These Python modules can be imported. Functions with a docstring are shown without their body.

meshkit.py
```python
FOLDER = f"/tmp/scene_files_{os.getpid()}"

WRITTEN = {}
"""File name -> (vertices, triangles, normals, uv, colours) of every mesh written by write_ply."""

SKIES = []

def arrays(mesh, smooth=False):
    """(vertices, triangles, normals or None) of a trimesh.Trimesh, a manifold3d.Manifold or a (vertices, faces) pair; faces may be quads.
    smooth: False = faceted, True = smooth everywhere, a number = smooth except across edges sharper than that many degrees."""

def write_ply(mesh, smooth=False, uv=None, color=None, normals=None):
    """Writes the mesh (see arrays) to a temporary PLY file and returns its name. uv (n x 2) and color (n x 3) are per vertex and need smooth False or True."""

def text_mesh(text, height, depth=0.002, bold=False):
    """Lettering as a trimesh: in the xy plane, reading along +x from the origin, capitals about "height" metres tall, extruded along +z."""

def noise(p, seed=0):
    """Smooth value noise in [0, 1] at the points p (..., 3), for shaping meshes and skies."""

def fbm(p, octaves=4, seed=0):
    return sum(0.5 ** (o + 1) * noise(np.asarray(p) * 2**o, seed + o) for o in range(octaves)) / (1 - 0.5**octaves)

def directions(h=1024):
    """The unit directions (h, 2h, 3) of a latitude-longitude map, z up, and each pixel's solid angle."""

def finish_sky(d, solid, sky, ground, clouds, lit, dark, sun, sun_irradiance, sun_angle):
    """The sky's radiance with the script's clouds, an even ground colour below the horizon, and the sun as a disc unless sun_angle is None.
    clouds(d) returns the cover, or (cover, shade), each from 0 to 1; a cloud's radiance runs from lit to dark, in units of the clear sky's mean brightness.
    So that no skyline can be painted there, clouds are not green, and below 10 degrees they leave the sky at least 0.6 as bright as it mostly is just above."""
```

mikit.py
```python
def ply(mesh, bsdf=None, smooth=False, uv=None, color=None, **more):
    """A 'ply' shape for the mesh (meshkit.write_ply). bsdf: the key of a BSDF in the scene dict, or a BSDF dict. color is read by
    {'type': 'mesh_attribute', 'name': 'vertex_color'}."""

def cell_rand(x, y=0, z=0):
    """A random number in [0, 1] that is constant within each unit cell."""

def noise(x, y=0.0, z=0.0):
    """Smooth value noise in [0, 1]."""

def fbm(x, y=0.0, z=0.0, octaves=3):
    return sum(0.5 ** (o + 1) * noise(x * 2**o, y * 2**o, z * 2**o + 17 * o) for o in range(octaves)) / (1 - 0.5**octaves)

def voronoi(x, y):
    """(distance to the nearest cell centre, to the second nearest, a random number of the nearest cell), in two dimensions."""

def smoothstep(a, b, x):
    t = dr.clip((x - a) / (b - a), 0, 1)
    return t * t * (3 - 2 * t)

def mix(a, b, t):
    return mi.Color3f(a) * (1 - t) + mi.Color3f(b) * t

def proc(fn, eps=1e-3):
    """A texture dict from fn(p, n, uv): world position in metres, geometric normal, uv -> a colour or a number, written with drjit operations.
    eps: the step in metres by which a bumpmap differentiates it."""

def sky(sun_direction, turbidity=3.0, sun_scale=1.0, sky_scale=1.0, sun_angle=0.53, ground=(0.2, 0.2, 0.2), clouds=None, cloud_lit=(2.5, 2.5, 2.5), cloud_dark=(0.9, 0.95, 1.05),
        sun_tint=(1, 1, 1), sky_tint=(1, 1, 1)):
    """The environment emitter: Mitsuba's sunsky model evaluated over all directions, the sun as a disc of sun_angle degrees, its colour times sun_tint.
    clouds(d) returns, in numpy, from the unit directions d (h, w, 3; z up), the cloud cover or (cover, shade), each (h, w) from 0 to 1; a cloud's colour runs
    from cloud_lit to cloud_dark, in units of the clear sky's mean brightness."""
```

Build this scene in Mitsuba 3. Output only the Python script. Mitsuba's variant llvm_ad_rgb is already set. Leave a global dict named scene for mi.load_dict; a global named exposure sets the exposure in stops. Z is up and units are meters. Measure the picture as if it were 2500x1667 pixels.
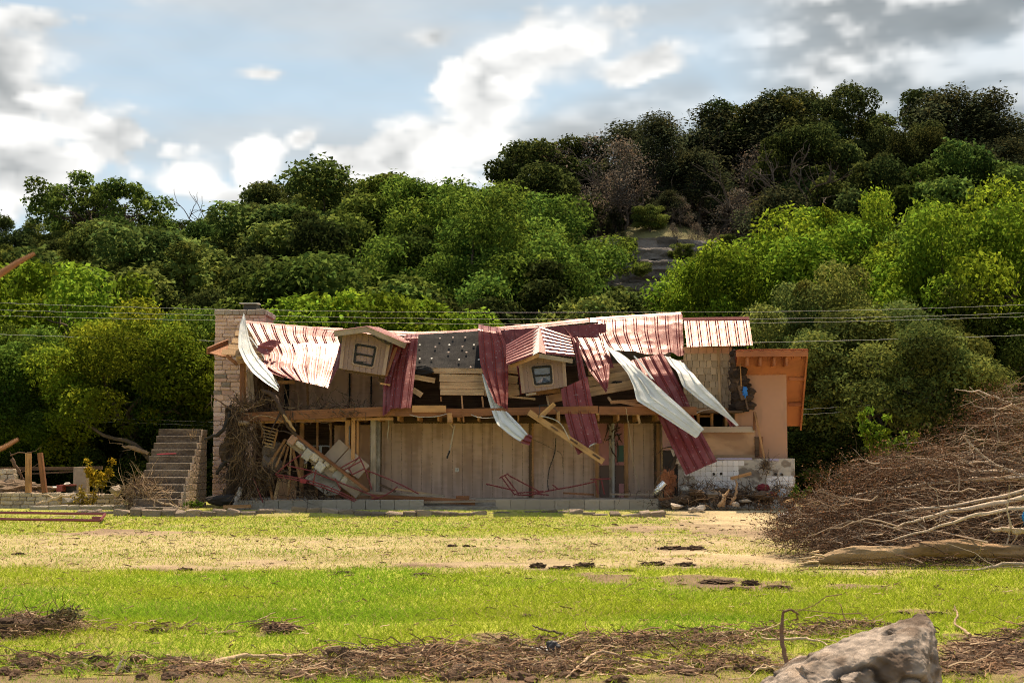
import math, random
import numpy as np, trimesh, mitsuba as mi, mikit, meshkit
import manifold3d as m3
from scipy.interpolate import PchipInterpolator
from mikit import noise, fbm, voronoi, smoothstep, mix
T = mi.ScalarTransform4f

# ---------------------------------------------------------------- camera, sky, exposure
F, EYE, HORIZON, CX = 3500.0, 1.74, 1106.0, 1250.0        # focal length and principal point, in pixels of a 2500 x 1667 frame
PITCH = math.atan((HORIZON - 833.5) / F)
scene, labels = {}, {}
exposure = 2.4
scene['camera'] = {'type': 'thinlens', 'fov': math.degrees(2 * math.atan(1250 / F)), 'fov_axis': 'x',
                   'to_world': T().look_at(origin=[0, 0, EYE], target=[0, 10 * math.cos(PITCH), EYE + 10 * math.sin(PITCH)], up=[0, 0, 1]),
                   'aperture_radius': 0.0045, 'focus_distance': 42.0, 'near_clip': 0.5, 'far_clip': 3000.0}
SUN_EL, SUN_AZ = math.radians(66), math.radians(10)       # behind the house and a little to the right, high
SUN = (math.cos(SUN_EL) * math.sin(SUN_AZ), math.cos(SUN_EL) * math.cos(SUN_AZ), math.sin(SUN_EL))


def cloud_field(d):
    az, el = np.degrees(np.arctan2(d[..., 0], d[..., 1])), np.degrees(np.arcsin(np.clip(d[..., 2], -1, 1)))
    # the cloud layer in az/el degrees, warped by noise; the same pattern goes on round the whole sky
    q = np.stack([d[..., 0], d[..., 1], d[..., 2] * 1.8], -1)
    w = (meshkit.fbm(q * 14, 4, 3) - .5)
    w2 = (meshkit.fbm(q * 14 + 7.3, 4, 5) - .5)
    a, e = az + 3.2 * w, el + 2.4 * w2

    def blob(a0, e0, ra, re, rot=0.0):
        c, s = math.cos(math.radians(rot)), math.sin(math.radians(rot))
        u, v = ((a - a0) * c + (e - e0) * s) / ra, (-(a - a0) * s + (e - e0) * c) / re
        return np.sqrt(u * u + v * v)

    def soft(x, lo, hi):
        t = np.clip((x - lo) / (hi - lo), 0, 1)
        return t * t * (3 - 2 * t)
    def billow(p, o, seed):
        return sum(.55 ** k * np.abs(2 * meshkit.noise(p * 2.0 ** k + 3.1 * k, seed + k) - 1) for k in range(o)) / sum(.55 ** k for k in range(o))
    fine = .25 + 1.0 * billow(q * 24 + 1.2 * np.stack([w, w2, w], -1), 6, 9)
    mid = meshkit.fbm(q * 24 + 3, 4, 11)
    cover = .40 + .38 * soft(meshkit.fbm(q * np.array([5, 5, 16.]), 4, 21), .38, .72)     # thin veil
    shade = .36 + .30 * (1 - mid)
    # general cumulus all round
    gen = meshkit.fbm(q * 3.2 + 1.7, 4, 31) + .16 * (fine - .5)
    gmask = soft(gen, .55, .62) * np.maximum(soft(np.abs(az), 22, 34), soft(el, 20, 30))
    cover, shade = cover * (1 - gmask) + gmask, shade * (1 - gmask) + gmask * (.75 - 1.1 * (mid - .35))
    for (a0, e0, ra, re, rot, dark, edge) in [
            (-21, 13.6, 4.4, 3.6, -20, .32, .30), (-17.0, 12.2, 2.2, 2.0, 0, .22, .30), (-20, 10.4, 3.8, 1.9, 8, .18, .24),
            (-12.4, 10.9, 1.6, 1.2, 0, .05, .28), (-10.0, 11.4, 1.1, 1.5, 0, .0, .28), (-10.5, 10.1, 3.4, .8, 0, .05, .5),
            (-4.2, 11.6, 4.7, 1.5, 22, .0, .35), (-1.0, 13.9, 3.2, 2.0, 50, .0, .40), (1.6, 16.0, 3.9, 1.5, 14, .06, .6), (5.2, 15.3, 2.6, .75, 4, .18, .7), (-3.6, 16.2, 1.5, .5, 5, .3, 1.2), (-10.0, 15.0, 1.1, .35, 0, .0, 1.2), (-15, 17.2, 1.3, .45, -10, .25, 1.0), (-8.2, 12.7, .8, .5, 20, .1, .9)]:
        r = blob(a0, e0, ra, re, rot) - 1.0 * (fine - .58) + .35 * (mid - .5)
        wd = edge * (.40 + .9 * soft(mid, .35, .7))
        m = (1 - soft(r, 1 - wd, 1 + wd * .45)) * (.82 + .18 * soft(1.05 - r, 0, .4))
        cover = cover * (1 - m) + m
        shade = shade * (1 - m) + m * np.clip(dark + 1.1 * (.50 - mid) + 1.25 * (.56 - fine) + .25 * soft(1 - r, .25, .9), 0, 1)
    # broad grey cloud masses on the right of the bright bank and below it
    g = np.maximum(1 - soft(blob(4.5, 11.8, 5.5, 2.6, 12), .55, 1.25), 0) * .75
    g2 = soft(a, 6.0, 13.0) * soft(50 - a, 4, 12) * .9 * (1 - soft(el, 24, 40))
    g = np.maximum(g, g2)
    lightpatch = soft(mid + .3 * (fine - .5), .50, .72) * soft(el, 11.5, 15.5)
    tone = np.clip(.74 - .80 * lightpatch + .35 * (.5 - mid) + .16 * soft(a, 7, 15), 0, 1)
    up = soft(meshkit.fbm(q * 9 + 2, 3, 41), .25, .6)
    k = g * (.62 + .38 * up)
    bright = 1 - soft(shade, .02, .22)
    k = k * (1 - .8 * bright * (1 - soft(a, 8, 12)))
    return cover * (1 - k) + k, shade * (1 - k) + k * tone


scene['sky'] = mikit.sky(SUN, turbidity=3.5, sun_scale=1.0, sky_scale=1.0, clouds=cloud_field,
                         cloud_lit=(2.2, 2.18, 2.12), cloud_dark=(.42, .485, .52), sky_tint=(1.0, 1.0, .80), sun_tint=(1.0, .95, .86))


def P(x, y, Y):
    """The point at distance Y that a survey of the photograph gives for picture position x, y (2500 x 1667)."""
    a, b = (x - CX) / F, (833.5 - y) / F
    fy, fz = math.cos(PITCH) - b * math.sin(PITCH), math.sin(PITCH) + b * math.cos(PITCH)
    return np.array([a / fy * Y, Y, EYE + fz / fy * Y])


# ---------------------------------------------------------------- helpers
used = {}


def numbered(name):
    n = used.get(name, -1) + 1
    used[name] = n
    return name if n == 0 else f'{name}_{n:03d}'


def put(name, parent, shape, label=None, cat=None, group=None, kind=None):
    key = numbered((parent + '__' if parent else '') + name)
    scene[key] = shape
    tag(key, label, cat, group, kind)
    return key


def tag(key, label=None, cat=None, group=None, kind=None):
    d = {k: v for k, v in (('label', label), ('category', cat), ('group', group), ('kind', kind)) if v}
    if d:
        labels[key] = d


def thing(name, label, cat, group=None, kind=None):
    key = numbered(name)
    tag(key, label, cat, group, kind)
    return key


class MB:
    def __init__(s):
        s.v, s.f, s.u, s.c, s.n = [], [], [], [], 0

    def add(s, v, f, uv=None, c=None):
        v = np.asarray(v, float)
        f = np.asarray(f, int)
        if f.shape[1] == 4:
            f = np.vstack([f[:, [0, 1, 2]], f[:, [0, 2, 3]]])
        s.v.append(v); s.f.append(f + s.n); s.n += len(v)
        s.u.append(np.zeros((len(v), 2)) if uv is None else np.asarray(uv, float))
        c = np.full(3, .5) if c is None else np.asarray(c, float)
        s.c.append(np.tile(c, (len(v), 1)) if c.ndim == 1 else c)
        return s

    def arrays(s):
        return np.vstack(s.v), np.vstack(s.f), np.vstack(s.u), np.vstack(s.c)

    def ply(s, bsdf, smooth=False):
        v, f, u, c = s.arrays()
        smooth = bool(smooth)
        return mikit.ply((v, f), bsdf, smooth, uv=u, color=np.clip(c, 0, 1))


def unit(a):
    a = np.asarray(a, float)
    return a / (np.linalg.norm(a, axis=-1, keepdims=True) + 1e-12)


def tube(pts, rad, sides=6, cap=True):
    pts = np.asarray(pts, float); n = len(pts)
    rad = np.broadcast_to(np.asarray(rad, float), (n,))
    t = unit(np.gradient(pts, axis=0))
    ref = np.array([0, 0, 1.0]) if abs(t[:, 2].mean()) < .8 else np.array([1.0, 0, 0])
    a = unit(np.cross(t, ref)); b = np.cross(t, a)
    ang = np.arange(sides) * 2 * np.pi / sides
    v = (pts[:, None] + rad[:, None, None] * (np.cos(ang)[None, :, None] * a[:, None] + np.sin(ang)[None, :, None] * b[:, None])).reshape(-1, 3)
    i = np.arange(n - 1)[:, None] * sides; j = np.arange(sides)[None]; k = (j + 1) % sides
    f = np.stack([i + j, i + k, i + sides + k, i + sides + j], -1).reshape(-1, 4)
    f = np.vstack([f[:, [0, 1, 2]], f[:, [0, 2, 3]]])
    if cap:
        v = np.vstack([v, pts[:1], pts[-1:]])
        e = (n - 1) * sides
        j = np.arange(sides); k = (j + 1) % sides
        f = np.vstack([f, np.stack([k, j, np.full(sides, n * sides)], 1), np.stack([e + j, e + k, np.full(sides, n * sides + 1)], 1)])
    L = np.concatenate([[0], np.cumsum(np.linalg.norm(np.diff(pts, axis=0), axis=1))])
    u = np.stack([np.repeat(L, sides), np.tile(ang / 6.28 * .3, n)], 1)
    if cap:
        u = np.vstack([u, [[L[0], 0]], [[L[-1], 0]]])
    return v, f, u


BOXF = np.array([[0, 1, 3, 2], [4, 6, 7, 5], [0, 4, 5, 1], [2, 3, 7, 6], [0, 2, 6, 4], [1, 5, 7, 3]])


def obox(c, ax, ay, az, rs=0):
    """A box with 24 corners and uv in metres (u along ax); ax, ay, az are half-extent vectors."""
    c = np.asarray(c, float)
    h = np.array([[i, j, k] for i in (-1, 1) for j in (-1, 1) for k in (-1, 1)], float)
    v = c + h @ np.array([ax, ay, az])
    if np.dot(np.cross(ax, ay), az) < 0:
        F6 = BOXF[:, ::-1]
    else:
        F6 = BOXF
    lx, ly, lz = (np.linalg.norm(a) for a in (ax, ay, az))
    V, U = [], []
    off = (rs * 7.13) % 50, (rs * 3.71) % 50
    for fi, q in enumerate(F6):
        V.append(v[q])
        hh = h[q]
        if fi < 2:
            U.append(np.stack([hh[:, 1] * ly * .15, hh[:, 2] * lz], 1))
        elif fi < 4:
            U.append(np.stack([hh[:, 0] * lx, hh[:, 2] * lz], 1))
        else:
            U.append(np.stack([hh[:, 0] * lx, hh[:, 1] * ly], 1))
    return np.vstack(V), np.arange(24).reshape(6, 4), np.vstack(U) + off


def board(p0, p1, w, t, face=(0, -1, 0), rs=None):
    """A plank from p0 to p1, width w seen from direction face, thickness t."""
    p0, p1 = np.asarray(p0, float), np.asarray(p1, float)
    d = p1 - p0; L = np.linalg.norm(d); d = d / L
    n = np.asarray(face, float); n = unit(n - d * np.dot(n, d)); s = np.cross(d, n)
    return obox((p0 + p1) / 2, d * L / 2, s * w / 2, n * t / 2, rs if rs is not None else (abs(p0[0] * 13.7 + p1[2] * 5.1 + p0[2] * 3.3) % 97))


def bx(x0, x1, y0, y1, z0, z1, rs=0):
    return obox([(x0 + x1) / 2, (y0 + y1) / 2, (z0 + z1) / 2], np.array([(x1 - x0) / 2, 0, 0]), np.array([0, (y1 - y0) / 2, 0]), np.array([0, 0, (z1 - z0) / 2]), rs)


def upright(x0, x1, y0, y1, z0, z1, rs=0):     # as bx, with uv along z
    return obox([(x0 + x1) / 2, (y0 + y1) / 2, (z0 + z1) / 2], np.array([0, 0, (z1 - z0) / 2]), np.array([(x1 - x0) / 2, 0, 0]), np.array([0, (y1 - y0) / 2, 0]), rs)


def wood(name, parent, geo, bsdf='wood', **kw):
    m = MB(); m.add(*geo)
    return put(name, parent, m.ply(bsdf), **kw)


def chamfer_box(w, d, h, b, rng=None, jit=0.0):
    """Block of size w,d,h centred on the origin with chamfered (24-point) corners, a little uneven."""
    pts = []
    for sx in (-1, 1):
        for sy in (-1, 1):
            for sz in (-1, 1):
                for k in range(3):
                    o = [b, b, b]; o[k] = 0
                    pts.append([sx * (w / 2 - o[0]), sy * (d / 2 - o[1]), sz * (h / 2 - o[2])])
    pts = np.array(pts)
    if rng is not None and jit:
        c = np.repeat(rng.normal(0, jit, (8, 3)), 3, 0)
        pts = pts + c + rng.normal(0, jit * .35, pts.shape)
    hull = m3.Manifold.hull_points(pts)
    mm = hull.to_mesh()
    return np.array(mm.vert_properties[:, :3], float), np.array(mm.tri_verts)


def lump(seed, r, rough=.35, sub=2, flat=1.0, freq=1.6):
    s = trimesh.creation.icosphere(subdivisions=sub)
    v = np.array(s.vertices)
    n = meshkit.fbm(v * freq + seed * 3.7, 4, seed)
    v = v * (1 + rough * (n[:, None] - .5) * 2)
    v[:, 2] *= flat
    return v * np.asarray(r), np.array(s.faces)


# ---------------------------------------------------------------- materials
def rgb(*c):
    return {'type': 'rgb', 'value': [float(x) for x in c]}


def solid(name, color, rough=.8, spec=.4, bump=None, bscale=.01, **kw):
    d = {'type': 'principled', 'base_color': color if isinstance(color, dict) else rgb(*color), 'roughness': rough, 'specular': spec, **kw}
    if bump is not None:
        d = {'type': 'bumpmap', 'nested_texture': bump, 'scale': bscale, 'nested_bsdf': d}
    scene[name] = {'type': 'twosided', 'bsdf': d}


VC = {'type': 'mesh_attribute', 'name': 'vertex_color'}


def grain(base, dark, k=1.0):
    def fn(p, n, uv):
        u, v = uv.x, uv.y
        g = fbm(u * 1.6, v * 46, 0, 3)
        b = fbm(u * .9 + 3, v * 5, 2, 3)
        s = smoothstep(.45, .8, fbm(p.x * 2.1, p.y * 2.1, p.z * 2.1, 3))
        t = mi.Float(.55 * g + .45 * b)
        c = mix(dark, base, smoothstep(.25, .7, t))
        return c * (1 - .35 * k * s)
    return mikit.proc(fn)


solid('wood', grain((.50, .27, .115), (.27, .13, .05)), .75)
solid('wood_pale', grain((.58, .40, .22), (.36, .22, .11)), .8)
solid('wood_grey', grain((.36, .29, .22), (.20, .15, .11)), .9)
solid('wood_dark', grain((.14, .085, .05), (.06, .035, .022)), .9)
solid('wood_stain', grain((.27, .115, .05), (.17, .07, .03)), .8)


def ply_fn(p, n, uv):
    w = fbm(uv.x * 1.1 + 1.2 * fbm(uv.x * .7, uv.y * 1.4, 5, 2), uv.y * 3.2, 1, 3)
    r = noise(w * 26.0, .5, .5)
    return mix((.27, .14, .07), (.58, .36, .21), mi.Float(.35 * r + .65 * smoothstep(.3, .7, w)))


solid('plywood', mikit.proc(ply_fn), .75)


def panel_fn(p, n, uv):           # stained wall panelling, water marks
    g = fbm(p.x * 9, p.z * .8, 3, 2)
    b = fbm(p.x * 2.3, p.z * 1.1, 7, 3)
    h = fbm(p.x * 4, p.z * 12, 9, 2)
    lo = smoothstep(1.9, .35, p.z + .8 * (fbm(p.x * 3.2, p.z * .5, 4, 3) - .5))
    c = mix((.40, .255, .175), (.59, .41, .295), smoothstep(.3, .68, mi.Float(.4 * g + .4 * b + .2 * h)))
    return mix(c, mi.Color3f(.45, .345, .29) * (.7 + .6 * g), lo * .55)


solid('panelling', mikit.proc(panel_fn), .8)


def red_fn(p, n, uv):
    d = fbm(p.x * 3, p.y * 3, p.z * 3, 4)
    sp = smoothstep(.74, .80, fbm(p.x * 21, p.y * 21, p.z * 21, 2))
    c = mix((.135, .017, .017), (.19, .030, .028), d)
    return mix(c, (.42, .33, .33), sp * .5 + .10 * smoothstep(.5, .8, d))


def white_fn(p, n, uv):
    d = fbm(p.x * 2.2, p.y * 2.2, p.z * 2.2, 4)
    st = fbm(uv.x * 14, uv.y * 1.2, 3, 3)
    return mix((.60, .62, .61), (.44, .44, .41), smoothstep(.42, .75, mi.Float(.6 * d + .4 * st)))


RED = {'type': 'principled', 'base_color': mikit.proc(red_fn), 'roughness': .38, 'specular': .5, 'metallic': .2, 'clearcoat': .15, 'clearcoat_gloss': .5}
WHITE = {'type': 'principled', 'base_color': mikit.proc(white_fn), 'roughness': .45, 'specular': .5}
scene['sheet_red'] = {'type': 'twosided', 'front': RED, 'back': WHITE}
scene['sheet_white'] = {'type': 'twosided', 'front': WHITE, 'back': RED}


def stone_bump(p, n, uv):
    return fbm(p.x * 16, p.y * 16, p.z * 16, 4)


def mottled(k):                      # a base colour of the piece itself comes from its vertices; relief from noise
    return mikit.proc(stone_bump, .004)


solid('stone', VC, .9, .25, mikit.proc(stone_bump, .004), .03)
solid('painted', VC, .55, .4)
solid('matte', VC, .92, .2)


def mortar_fn(p, n, uv):
    return mix((.40, .32, .25), (.27, .21, .16), fbm(p.x * 9, p.y * 9, p.z * 9, 3))


solid('mortar', mikit.proc(mortar_fn), .95, .2, mikit.proc(stone_bump, .004), .015)


def conc_fn(p, n, uv):
    a = fbm(p.x * 1.7, p.y * 1.7, p.z * 2.6, 4)
    b = fbm(p.x * 19, p.y * 19, p.z * 19, 3)
    return mix((.17, .145, .115), (.36, .32, .27), smoothstep(.25, .75, mi.Float(.65 * a + .35 * b)))


solid('concrete', mikit.proc(conc_fn), .92, .25, mikit.proc(stone_bump, .004), .012)


def stucco_fn(p, n, uv):
    a = fbm(p.x * 1.3, p.y * 1.3, p.z * .8, 4)
    b = fbm(p.x * 11, p.y * 11, p.z * 11, 3)
    st = smoothstep(.52, .75, fbm(p.x * 5, p.y * 5, p.z * .7, 4))
    lo = smoothstep(2.6, 1.5, p.z + 1.2 * (fbm(p.x * 2, p.y * 2, p.z * 1.1, 4) - .5))
    c = mix((.42, .225, .135), (.50, .29, .195), mi.Float(.6 * a + .4 * b))
    return mix(c, (.30, .19, .13), mi.Float(.45 * st + .35 * lo))


solid('stucco', mikit.proc(stucco_fn), .9, .25, mikit.proc(stone_bump, .004), .018)


def bark_fn(p, n, uv):
    a = fbm(p.x * 9, p.y * 9, p.z * 2.5, 3)
    return mix((.045, .034, .026), (.15, .12, .095), a)


solid('bark', mikit.proc(bark_fn), .95, .2)


def memb_fn(p, n, uv):
    return mix((.010, .010, .012), (.035, .034, .036), fbm(p.x * 4, p.z * 6, p.y * 4, 4))


solid('membrane', mikit.proc(memb_fn), .75, .15, mikit.proc(lambda p, n, uv: fbm(p.x * 3, p.y * 3, p.z * 3, 4), .004), .02)
scene['leaf'] = {'type': 'principledthin', 'base_color': VC, 'roughness': .5, 'diff_trans': 1.3, 'eta': 1.4}
scene['leaf_glossy'] = {'type': 'principledthin', 'base_color': VC, 'roughness': .27, 'diff_trans': .8, 'eta': 1.5}
scene['blade'] = {'type': 'principledthin', 'base_color': VC, 'roughness': .6, 'diff_trans': 1.0, 'eta': 1.35}
scene['foil'] = {'type': 'twosided', 'bsdf': {'type': 'roughconductor', 'material': 'Al', 'alpha': .2}}
scene['pane'] = {'type': 'thindielectric'}

# ---------------------------------------------------------------- ground and hillside
def sstep(a, b, x):
    t = np.clip((np.asarray(x, float) - a) / (b - a), 0, 1)
    return t * t * (3 - 2 * t)


def gy(y):          # distance at which flat ground shows at picture row y
    return EYE / math.tan(math.atan((y - 833.5) / F) - PITCH)


def n2(x, y, s, seed=0, o=4):
    x, y = np.asarray(x, float), np.asarray(y, float)
    return meshkit.fbm(np.stack([x * s, y * s, np.full_like(x, seed * 5.3)], -1), o, seed)


DIRT = [(1480, 1410, 95, 14), (1330, 1380, 70, 12), (1660, 1345, 75, 12), (1700, 1418, 110, 22), (1660, 1375, 60, 10), (1840, 1430, 130, 16), (2090, 1432, 110, 9), (640, 1372, 110, 6), (1130, 1378, 180, 7), (90, 1535, 110, 40),
        (680, 1540, 50, 14), (1200, 1560, 60, 18), (1780, 1290, 170, 22), (1880, 1262, 200, 18), (450, 1385, 160, 6), (2250, 1500, 90, 12), (1560, 1290, 90, 12), (1900, 1365, 260, 10), (300, 1300, 200, 8), (2440, 1600, 160, 60)]


def lawn(x, Y):
    """(grass cover 0..1, dryness 0..1) of the lawn."""
    x, Y = np.asarray(x, float), np.asarray(Y, float)
    n1, nb, nf = n2(x, Y, .22, 1), n2(x, Y, .75, 2), n2(x, Y, 3.1, 3, 3)
    Yw = Y * (1 + .16 * (n1 - .5) + .12 * (nb - .5) + .05 * (nf - .5))
    near = 1 - sstep(11.9, 13.9, Yw + 2.6 * (nb - .5))
    track = sstep(20.6, 22.8, Yw) * (1 - sstep(29.5, 33.5, Yw))
    far = sstep(31, 34, Yw)
    rightdirt = sstep(1.5, 5.5, x - .25 * (40 - Y) + 2 * (nb - .5)) * sstep(31.5, 35, Y)
    cover = 1 - .80 * near * sstep(.28, .50, nb + .25 * (nf - .5)) - .66 * track * sstep(.22, .48, nb * .7 + n1 * .3 + .12) - .20 * far - .62 * rightdirt * sstep(.3, .5, nb + .3 * (nf - .5))
    cover = cover - .30 * sstep(.60, .72, nb + .3 * (nf - .5))
    for px, py, rx, ry in DIRT:
        Yc, k = gy(py), gy(py) / F
        hy = (gy(py - ry) - gy(py + ry)) / 2
        r = np.sqrt(((x - (px - CX) * k) / (rx * k)) ** 2 + ((Y - Yc) / hy) ** 2) + 1.5 * (nf - .5) + .7 * (nb - .5)
        cover = cover - .85 * (1 - sstep(.7, 1.1, r))
    dry = np.clip(.62 * track + .34 * far + .25 * near + .8 * (nb - .55) + .5 * rightdirt, 0, 1)
    return np.clip(cover, 0.02, 1), dry


def ground_z(x, Y):
    x, Y = np.asarray(x, float), np.asarray(Y, float)
    k = 1 - sstep(60, 90, np.abs(x)) * 1
    return .05 * (n2(x, Y, .5, 6) - .5) * k * sstep(6, 9, Y) * (1 - sstep(39.2, 39.8, Y)) + .13 * sstep(39.4, 40.0, Y)


def ridge(x):
    """Height of the hill's crest under its trees."""
    return np.interp(x, [-70, -48, -30, -22, -12, 0, 7, 14, 22, 30, 40, 60], [13.6, 15.0, 14.4, 14.0, 15.8, 17.0, 19.5, 22.3, 23.5, 23.0, 24.5, 25])


def hill_z(x, Y):
    x, Y = np.asarray(x, float), np.asarray(Y, float)
    t = np.clip((Y - 61) / 55, 0, 1.15)
    z = ridge(x) * (t * .75 + .25 * t * t * (3 - 2 * np.minimum(t, 1))) - .1
    g = np.exp(-((x - 8.2) / 6.5) ** 2)
    z = z + g * (5.0 * sstep(84.5, 88, Y) * (1 - sstep(92, 110, Y)) - 2.0 * (1 - sstep(76, 83, Y)) * sstep(60, 66, Y))
    return z + 1.6 * (n2(x, Y, .09, 8) - .5) * sstep(60, 70, Y)


def grid_mesh(xs, ys, zf, cf):
    X, Y = np.meshgrid(xs, ys)
    v = np.stack([X, Y, zf(X, Y)], -1).reshape(-1, 3)
    nx, ny = len(xs), len(ys)
    i = (np.arange(ny - 1)[:, None] * nx + np.arange(nx - 1)[None]).ravel()
    f = np.stack([i, i + 1, i + nx + 1, i + nx], 1)
    m = MB(); m.add(v, f, v[:, :2], cf(X.ravel(), Y.ravel()))
    return m


def ground_col(x, Y):
    c, d = lawn(x, Y)
    nf = n2(x, Y, 4.5, 12, 3)[:, None]
    nb = n2(x, Y, .8, 13, 3)[:, None]
    soil = np.array([.135, .088, .057]) * (.5 + 1.0 * nf)
    dust = np.array([.36, .285, .165]) * (.45 + .8 * nf + .3 * nb)
    soil = soil + (dust - soil) * (np.clip(d * 1.25, 0, 1) * sstep(12.5, 16, Y))[:, None] * (.6 + .5 * nb)
    turf = np.array([.27, .29, .036]) * (.7 + .6 * nf)
    return soil + (turf - soil) * np.clip(c * 1.1 - .1, 0, 1)[:, None] * (1 - .6 * d[:, None])


xs = np.concatenate([np.linspace(-220, -24, 26)[:-1], np.linspace(-24, 24, 330), np.linspace(24, 220, 26)[1:]])
ys = np.concatenate([np.linspace(-150, 8, 20)[:-1], np.geomspace(8, 42, 300), np.linspace(42, 62, 30)[1:]])
scene['ground'] = grid_mesh(xs, ys, ground_z, ground_col).ply('matte', True)
labels['ground'] = {'label': 'torn flood lawn with a dry dusty track across it', 'kind': 'structure'}


def hill_col(x, Y):
    n = n2(x, Y, .3, 14)[:, None]
    return np.array([.10, .085, .045]) * (.6 + .8 * n) + np.array([.03, .05, 0]) * (1 - n)


scene['hillside'] = grid_mesh(np.linspace(-130, 130, 200), np.concatenate([np.linspace(60.5, 125, 110), np.linspace(130, 420, 20)]), hill_z, hill_col).ply('matte', True)
labels['hillside'] = {'label': 'steep wooded hillside rising behind the wrecked house', 'kind': 'structure'}

# limestone ledges in the gap of the trees
cliff = thing('limestone_cliff', 'grey limestone ledges showing between the trees above the roof', 'cliff')
for i, (zc, h, Y0, x0, x1, seed) in enumerate([(14.3, .8, 86.4, 3.2, 12, 8), (13.6, .8, 85.9, 3.4, 12.2, 9), (12.9, .7, 85.4, 3.5, 11.5, 1), (12.2, .8, 84.9, 4, 12, 2), (11.3, 1.1, 84.0, 4.4, 11.5, 3), (10.1, 1.1, 83.3, 5.0, 11.5, 4), (9.0, 1.0, 83.7, 5.2, 11.5, 5), (8.1, 1.0, 83.2, 5.4, 12.0, 6), (7.0, 1.3, 82.8, 5.4, 12.5, 7)]):
    r = np.random.default_rng(900 + seed)
    m = MB(); x = x0
    while x < x1:
        w = r.uniform(1.2, 3.0)
        bm = m3.Manifold.cube([w * .98, 2.4, h * .94], True).refine_to_length(.16).to_mesh()
        v, f = np.array(bm.vert_properties[:, :3], float), np.array(bm.tri_verts)
        q = v + np.array([x, Y0, zc])
        strata = meshkit.noise(np.stack([q[:, 0] * .25, q[:, 1] * .25, q[:, 2] * 4.2], -1), 3) - .5
        big = meshkit.fbm(q * np.array([.8, .8, 1.5]), 4, seed) - .5
        v = v + np.stack([.25 * big, -.35 * strata - .75 * big, .18 * big + .1 * (meshkit.fbm(q * 3, 3, 5) - .5)], -1)
        m.add(v + np.array([x + w / 2, Y0 + 1.0 + r.uniform(-.2, .2), zc + r.uniform(-.12, .12)]), f, None, np.array([.165, .145, .13]) * r.uniform(.65, 1.2))
        x += w * .97
    put('ledge', cliff, m.ply('stone'))


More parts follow.
